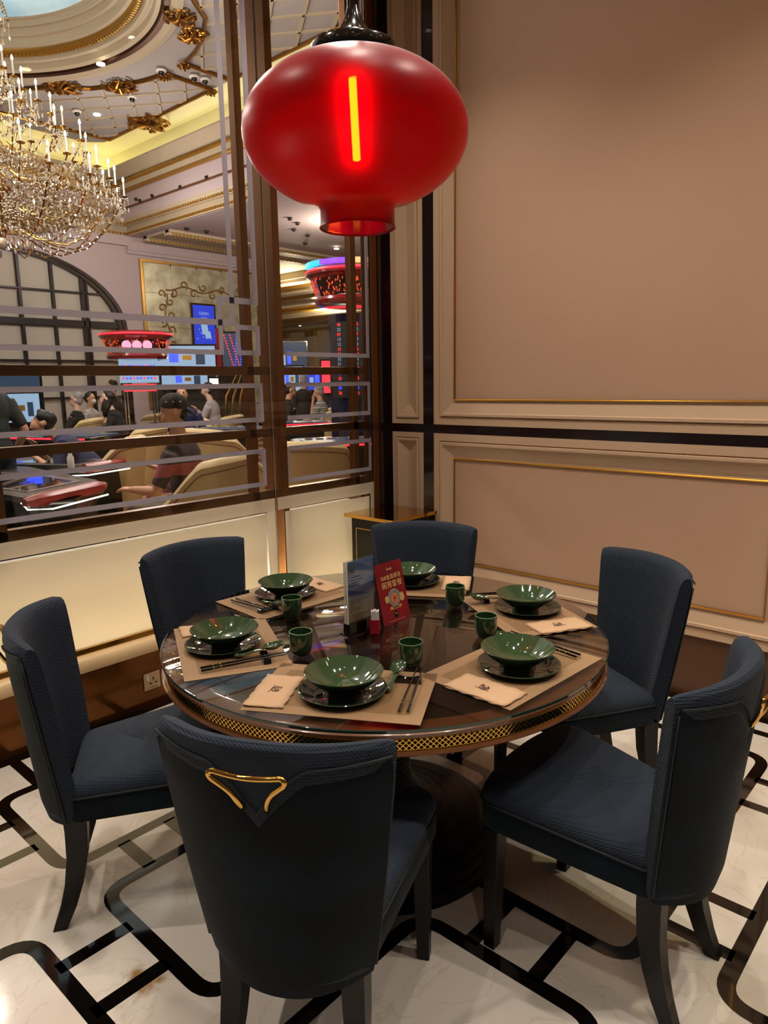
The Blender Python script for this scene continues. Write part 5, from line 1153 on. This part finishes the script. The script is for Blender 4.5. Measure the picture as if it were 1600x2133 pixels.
# ================================================================== PEOPLE
def ik(s, w, l1, l2, hint):
    s, w = Vector(s), Vector(w); d = w-s; L_ = min(d.length, (l1+l2)*.995); dn = d.normalized(); w = s+dn*L_
    a = (l1*l1-l2*l2+L_*L_)/(2*L_); h = sqrt(max(0, l1*l1-a*a)); hv = Vector(hint); hv = (hv-dn*hv.dot(dn)).normalized(); return s+dn*a+hv*h, w
def person(label, head, heading, seated=True, lean=5, hyaw=0, hpitch=0, wr=None, wl=None, skin='skin', shirt='blackc', pants='jeans', hair='hair', style='short', cap=False, mask=False, glasses=False, fine=False, sleeve=True, stripes=None, band=None, scale=1.0):
    head = Vector(head); hl = radians(lean)
    hip0 = .12 if seated else .92
    tors = .50; hx = Vector((0, sin(hl), cos(hl)))
    if seated: hs = head.z-(tors*cos(hl)+.25*cos(hl*.8))-.10; hipz = hs+.10
    else: hipz = head.z-(tors*cos(hl)+.25); hs = 0
    sh = Vector((0, tors*sin(hl), hipz+tors*cos(hl))); neck = sh+Vector((0, .08*sin(hl), .07)); hc_ = sh+Vector((0, .25*sin(hl*.8)+.02, .25*cos(hl*.8)))
    rz = radians(heading)-pi/2; off = Vector((-sin(rz)*hc_.y, cos(rz)*hc_.y, 0)); o = Vector((head.x, head.y, 0))-off
    r = thing('person', label, 'person', o, rz, 'people in the casino hall'); V = .010 if fine else .015
    hr = Matrix.Rotation(radians(hyaw), 3, 'Z') @ Matrix.Rotation(radians(-hpitch), 3, 'X')
    def H(x, y, z): return hc_+hr @ Vector((x, y, z))
    b = MB()
    b.ell(hc_+hr @ Vector((0, -.008, .025)), (.075, .093, .095), 16, 12, hr); b.ell(H(0, .022, -.045), (.056, .066, .068), 14, 10, hr); b.ell(H(0, .083, -.02), (.013, .020, .024), 8, 6, hr)
    b.ell(H(0, .070, -.092), (.022, .018, .016), 8, 6, hr); b.ell(H(0, .083, -.062), (.022, .010, .010), 8, 6, hr)
    for s in (-1, 1): b.ell(H(.078*s, -.012, -.005), (.011, .022, .032), 8, 6, hr)
    b.tube([sh+Vector((0, 0, -.05)), neck, H(0, -.015, -.05)], [.065, .055, .055], 12)
    tv = lambda t, dy=0: Vector((0, tors*sin(hl)*t+dy, hipz+tors*cos(hl)*t)); RT = Matrix.Rotation(-hl, 3, 'X')
    b.ell(tv(.80), (.165, .105, .18), 16, 10, RT); b.ell(tv(.42, .005), (.148, .108, .18), 16, 10, RT); b.ell(tv(.05), (.160, .118, .13), 16, 10, RT)
    b.tube([tv(.95)+Vector((-.165, 0, 0)), tv(1.0), tv(.95)+Vector((.165, 0, 0))], [.055, .068, .055], 10)
    cl_ = MB(); lg = MB()
    cl_.ell(tv(.80), (.180, .122, .195), 16, 10, RT); cl_.ell(tv(.42, .005), (.166, .126, .20), 16, 10, RT); cl_.ell(tv(.08), (.176, .134, .13), 16, 10, RT)
    cl_.tube([tv(.93)+Vector((-.17, 0, 0)), tv(.985), tv(.93)+Vector((.17, 0, 0))], [.070, .080, .070], 10)
    lg.ell(tv(.02), (.178, .140, .12), 16, 10)
    dflt = {1: (.20, .30, hipz+.12) if seated else (.24, .05, hipz-.02), -1: (-.20, .30, hipz+.12) if seated else (-.24, .05, hipz-.02)}
    for s, w in ((1, wr), (-1, wl)):
        S_ = tv(.92)+Vector((.19*s, 0, 0)); w = Vector(w) if w else Vector(dflt[s]); hint = (s*.6, -.6, -.8) if seated else (s*.3, -1, 0)
        E_, w = ik(S_, w, .29, .26, hint)
        b.tube([S_, S_.lerp(E_, .5), E_], [.052, .045, .038], 10); b.tube([E_, E_.lerp(w, .35), w], [.040, .038, .026], 10); b.ell(E_, (.038, .038, .038), 8, 6)
        cl_.tube([S_, S_.lerp(E_, .5 if sleeve else .5), E_.lerp(S_, .12) if sleeve == 'half' or sleeve is True else E_], [.068, .062, .056], 10)
        if sleeve == 'long': cl_.tube([E_, E_.lerp(w, .5), w.lerp(E_, .06)], [.054, .048, .038], 10)
        dr_ = (w-E_).normalized(); side = dr_.cross(Vector((0, 0, 1))); side = side.normalized() if side.length > .1 else Vector((1, 0, 0)); nrm = side.cross(dr_)
        pc = w+dr_*.045; b.tube([w-dr_*.01, w+dr_*.03, w+dr_*.085], [.026, .036, .036], 8, flat=.55)
        for f, (o_, L_) in enumerate(((-.028, .065), (-.010, .078), (.009, .074), (.027, .058))):
            p0 = w+dr_*.078+side*o_; b.tube([p0, p0+dr_*L_*.5-nrm*.008, p0+dr_*L_*.85-nrm*.028], [.0095, .009, .0075] if fine else [.012, .011, .010], 6)
        p0 = w+dr_*.02-side*.030*s; b.tube([p0, p0+dr_*.035-side*.022*s, p0+dr_*.062-side*.024*s], [.013, .011, .009], 6)
    for s in (-1, 1):
        h0 = Vector((.09*s, 0, hipz))
        if seated: kn = Vector((.12*s, .42, hs+.10)); an = Vector((.12*s, .42, max(.10, hs-.36)))
        else: kn = Vector((.095*s, .02, .50)); an = Vector((.10*s, -.01, .09))
        b.tube([h0, h0.lerp(kn, .5), kn], [.085, .073, .055], 12); b.tube([kn, kn.lerp(an, .35), an], [.054, .054, .036], 12)
        lg.tube([h0, h0.lerp(kn, .5), kn], [.098, .086, .070], 12); lg.tube([kn, kn.lerp(an, .4), an], [.068, .062, .050], 12); lg.ell(kn, (.069, .069, .069), 10, 8)
        MB().ell(an+Vector((0, .06, -.045)), (.042, .125, .045), 12, 8).build('shoe', 'black_lacq', r, smooth=True)
    def rm(mb, name, m, v=V, sm=6):
        ob = mb.build(name, m, r, smooth=True); q = ob.modifiers.new('remesh', 'REMESH'); q.mode = 'VOXEL'; q.voxel_size = v; q.use_smooth_shade = True
        z = ob.modifiers.new('smooth', 'SMOOTH'); z.factor = .5; z.iterations = sm; return ob
    rm(b, 'body', skin, V, 3); c_ = rm(cl_, 'shirt', shirt, .016); rm(lg, 'trousers', pants, .018)
    # hair, eyes
    hb = MB()
    if style != 'none':
        hb.ell(H(0, -.030, .058 if not cap else .04), (.083, .088, .080) if not cap else (.06, .06, .06), 16, 10, hr); hb.ell(H(0, -.058, -.005), (.076, .056, .080) if not cap else (.066, .046, .06), 14, 10, hr)
        if style == 'long':
            hb.ell(H(.0, -.055, -.13), (.090, .060, .15), 14, 10, hr); hb.ell(H(.065, -.010, -.08), (.022, .045, .13), 10, 8, hr); hb.ell(H(-.065, -.010, -.08), (.022, .045, .13), 10, 8, hr); hb.ell(H(0, .02, .095), (.07, .06, .03), 10, 8, hr)
        if style == 'fringe': hb.ell(H(0, .045, .085), (.070, .045, .035), 12, 8, hr); hb.ell(H(.05, .02, .05), (.035, .06, .05), 10, 8, hr); hb.ell(H(-.05, .02, .05), (.035, .06, .05), 10, 8, hr)
        rm(hb, 'hair', hair, .009, 4)
    if cap:
        k = MB(); k.ell(H(0, -.012, .062), (.088, .104, .078), 18, 10, hr); rm(k, 'cap', 'blackc', .010, 3)
        k = MB(); k.ell(H(0, -.115, .005), (.062, .060, .010), 14, 6, hr @ Matrix.Rotation(radians(38), 3, 'X')); k.build('cap_brim', 'blackc', r, smooth=True)
        for q in range(6): k = MB(); k.ell(H(.085*(1 if q % 2 else -1)*.98, -.05+.025*q, .075), (.004, .006, .006), 6, 4); k.build('cap_stud', 'white_paper', r)
    for s in (-1, 1):
        MB().ell(H(.030*s, .078, .012), (.011, .007, .0055), 8, 6, hr).build('eye', 'black_lacq', r, smooth=True)
        MB().ell(H(.031*s, .080, .032), (.017, .006, .0035), 8, 6, hr).build('eyebrow', hair, r, smooth=True)
    MB().ell(H(0, .0905, -.063), (.020, .004, .004), 8, 6, hr).build('lips', mat('lips', '#8a4a40', .5) if 'lips' not in bpy.data.materials else bpy.data.materials['lips'], r, smooth=True)
    if mask: MB().ell(H(0, .062, -.045), (.058, .045, .050), 12, 8, hr).build('face_mask', 'white_paper', r, smooth=True)
    if glasses: MB().tube([H(.03+.020*cos(t*.5), .088, .012+.016*sin(t*.5)) for t in range(14)], .002, 5).tube([H(-.03+.020*cos(t*.5), .088, .012+.016*sin(t*.5)) for t in range(14)], .002, 5).tube([H(.05, .085, .015), H(.078, .0, .015)], .002, 5).tube([H(-.05, .085, .015), H(-.078, .0, .015)], .002, 5).build('glasses', 'red_gloss', r)
    return r
def hp(px, py, d): return dep(px, py, d)
person('man in backward black cap and grey polo with pink band, seated in profile', hp(360, 858, 5.2), 214, lean=8, hyaw=30, skin='skin', shirt='polo', pants='brownc', style='short', cap=True, fine=True, wr=(.17, .36, .92), wl=(-.17, .40, .80))
person('man in navy shirt leaning forward over a gaming table, hand at his mouth', hp(88, 880, 7.0), 236, lean=46, hyaw=10, hpitch=-28, skin='skin', shirt='navy', style='fringe', fine=True, wr=(.06, .62, .96), wl=(-.22, .56, .87))
person('grey-haired man with glasses and black shirt seated at left', hp(158, 833, 11.6), 225, lean=-6, hpitch=-5, hair='hair_grey', shirt='blackc', glasses=True, skin='skin2')
person('woman with long black hair and black top looking down', hp(222, 831, 10.8), 232, lean=18, hpitch=-22, style='long', shirt='blackc', skin='skin2', wr=(.12, .50, .86), wl=(-.12, .46, .86))
person('person in dark clothes seated directly behind the long-haired woman', hp(232, 806, 12.6), 240, lean=6, shirt='blackc')
person('man in white shirt with a white face mask behind the grey-haired man', hp(189, 831, 14.0), 30, lean=4, shirt='whitec', mask=True)
person('man in dark green t-shirt standing at the far left edge', hp(-38, 765, 6.1), 200, seated=False, lean=2, shirt='greenc', wl=(-.26, .02, .88))
person('dark-haired person seen just behind the black cap', hp(379, 823, 10.5), 320, lean=10, hpitch=-12, shirt='navy')
person('person in pale hooded top and black cap looking at a phone', hp(432, 812, 12.0), 215, lean=10, hpitch=-25, shirt='greyh', cap=True, sleeve='long', wr=(.05, .36, 1.12), wl=(-.12, .40, .98), skin='skin2')
person('man in striped grey shirt with hand at his chin behind the narrow pane', hp(663, 816, 13.6), 205, lean=6, shirt='whitec', skin='skin', hair='hair_grey', wr=(.03, .22, 1.22), wl=(-.15, .36, .88))
person('standing man in black suit left of the man in the striped shirt', hp(631, 792, 14.5), 160, seated=False, lean=0, shirt='blackc', pants='blackc', sleeve='long', hair='hair_grey')
person('person in dark jacket at the left edge of the narrow pane', hp(606, 812, 12.5), 60, lean=14, shirt='blackc', sleeve='long')
person('person in white shirt bending over a table right of the striped shirt', hp(692, 800, 16.0), 250, seated=False, lean=20, hpitch=-10, shirt='whitec', pants='blackc')
def under(start, chair_start):
    p = [o for o in bpy.data.objects if o.get('category') == 'person' and o['label'].startswith(start)][0]; c = [o for o in bpy.data.objects if o.get('category') == 'chair' and chair_start in o['label']][0]
    f = Vector((-sin(p.rotation_euler.z), cos(p.rotation_euler.z), 0)); c.location = p.location+f*.03; c.rotation_euler.z = p.rotation_euler.z
under('man in backward', 'black cap sits'); under('man in navy', 'leaning on his hand'); under('grey-haired', 'of the grey-haired man'); under('man in striped', 'of the man in the striped'); under('person in pale', 'pale hooded'); under('dark-haired', 'directly behind the face')
# stripes of the shirt
m = bpy.data.materials.new('striped_shirt'); m.use_nodes = True; nt = m.node_tree; b = nt.nodes['Principled BSDF']; b.inputs['Roughness'].default_value = .85
tc = nt.nodes.new('ShaderNodeTexCoord'); wv = nt.nodes.new('ShaderNodeTexWave'); wv.bands_direction = 'Z'; wv.inputs['Scale'].default_value = 3.6; rp = nt.nodes.new('ShaderNodeValToRGB'); rp.color_ramp.interpolation = 'CONSTANT'
e = rp.color_ramp.elements; e[0].color = srgb('#8f9596'); e[1].position = .45; e[1].color = srgb('#5a666c')
for p_, c_ in ((.36, '#c9a09a'), (.85, '#d8d4cc')): k = e.new(p_); k.color = srgb(c_)
nt.links.new(tc.outputs['Object'], wv.inputs['Vector']); nt.links.new(wv.outputs['Fac'], rp.inputs[0]); nt.links.new(rp.outputs[0], b.inputs['Base Color'])
m2 = bpy.data.materials.new('polo_band'); m2.use_nodes = True; nt = m2.node_tree; b = nt.nodes['Principled BSDF']; b.inputs['Roughness'].default_value = .85
tc = nt.nodes.new('ShaderNodeTexCoord'); sx = nt.nodes.new('ShaderNodeSeparateXYZ'); rp = nt.nodes.new('ShaderNodeValToRGB'); rp.color_ramp.interpolation = 'CONSTANT'; e = rp.color_ramp.elements; e[0].color = srgb('#3a3236'); e[1].position = .985; e[1].color = srgb('#a85860')
mm = nt.nodes.new('ShaderNodeMath'); mm.operation = 'MULTIPLY'; mm.inputs[1].default_value = 1.0; nt.links.new(tc.outputs['Object'], sx.inputs[0]); nt.links.new(sx.outputs['Z'], mm.inputs[0]); nt.links.new(mm.outputs[0], rp.inputs[0])
e[0].position = 0; e[1].position = .90; k = e.new(.99); k.color = srgb('#3a3236'); nt.links.new(rp.outputs[0], b.inputs['Base Color'])
for o in list(bpy.data.objects):
    if o.name.startswith('shirt') and o.parent:
        if 'striped grey' in o.parent['label']: o.data.materials[0] = m
        if 'grey polo' in o.parent['label']: o.data.materials[0] = m2
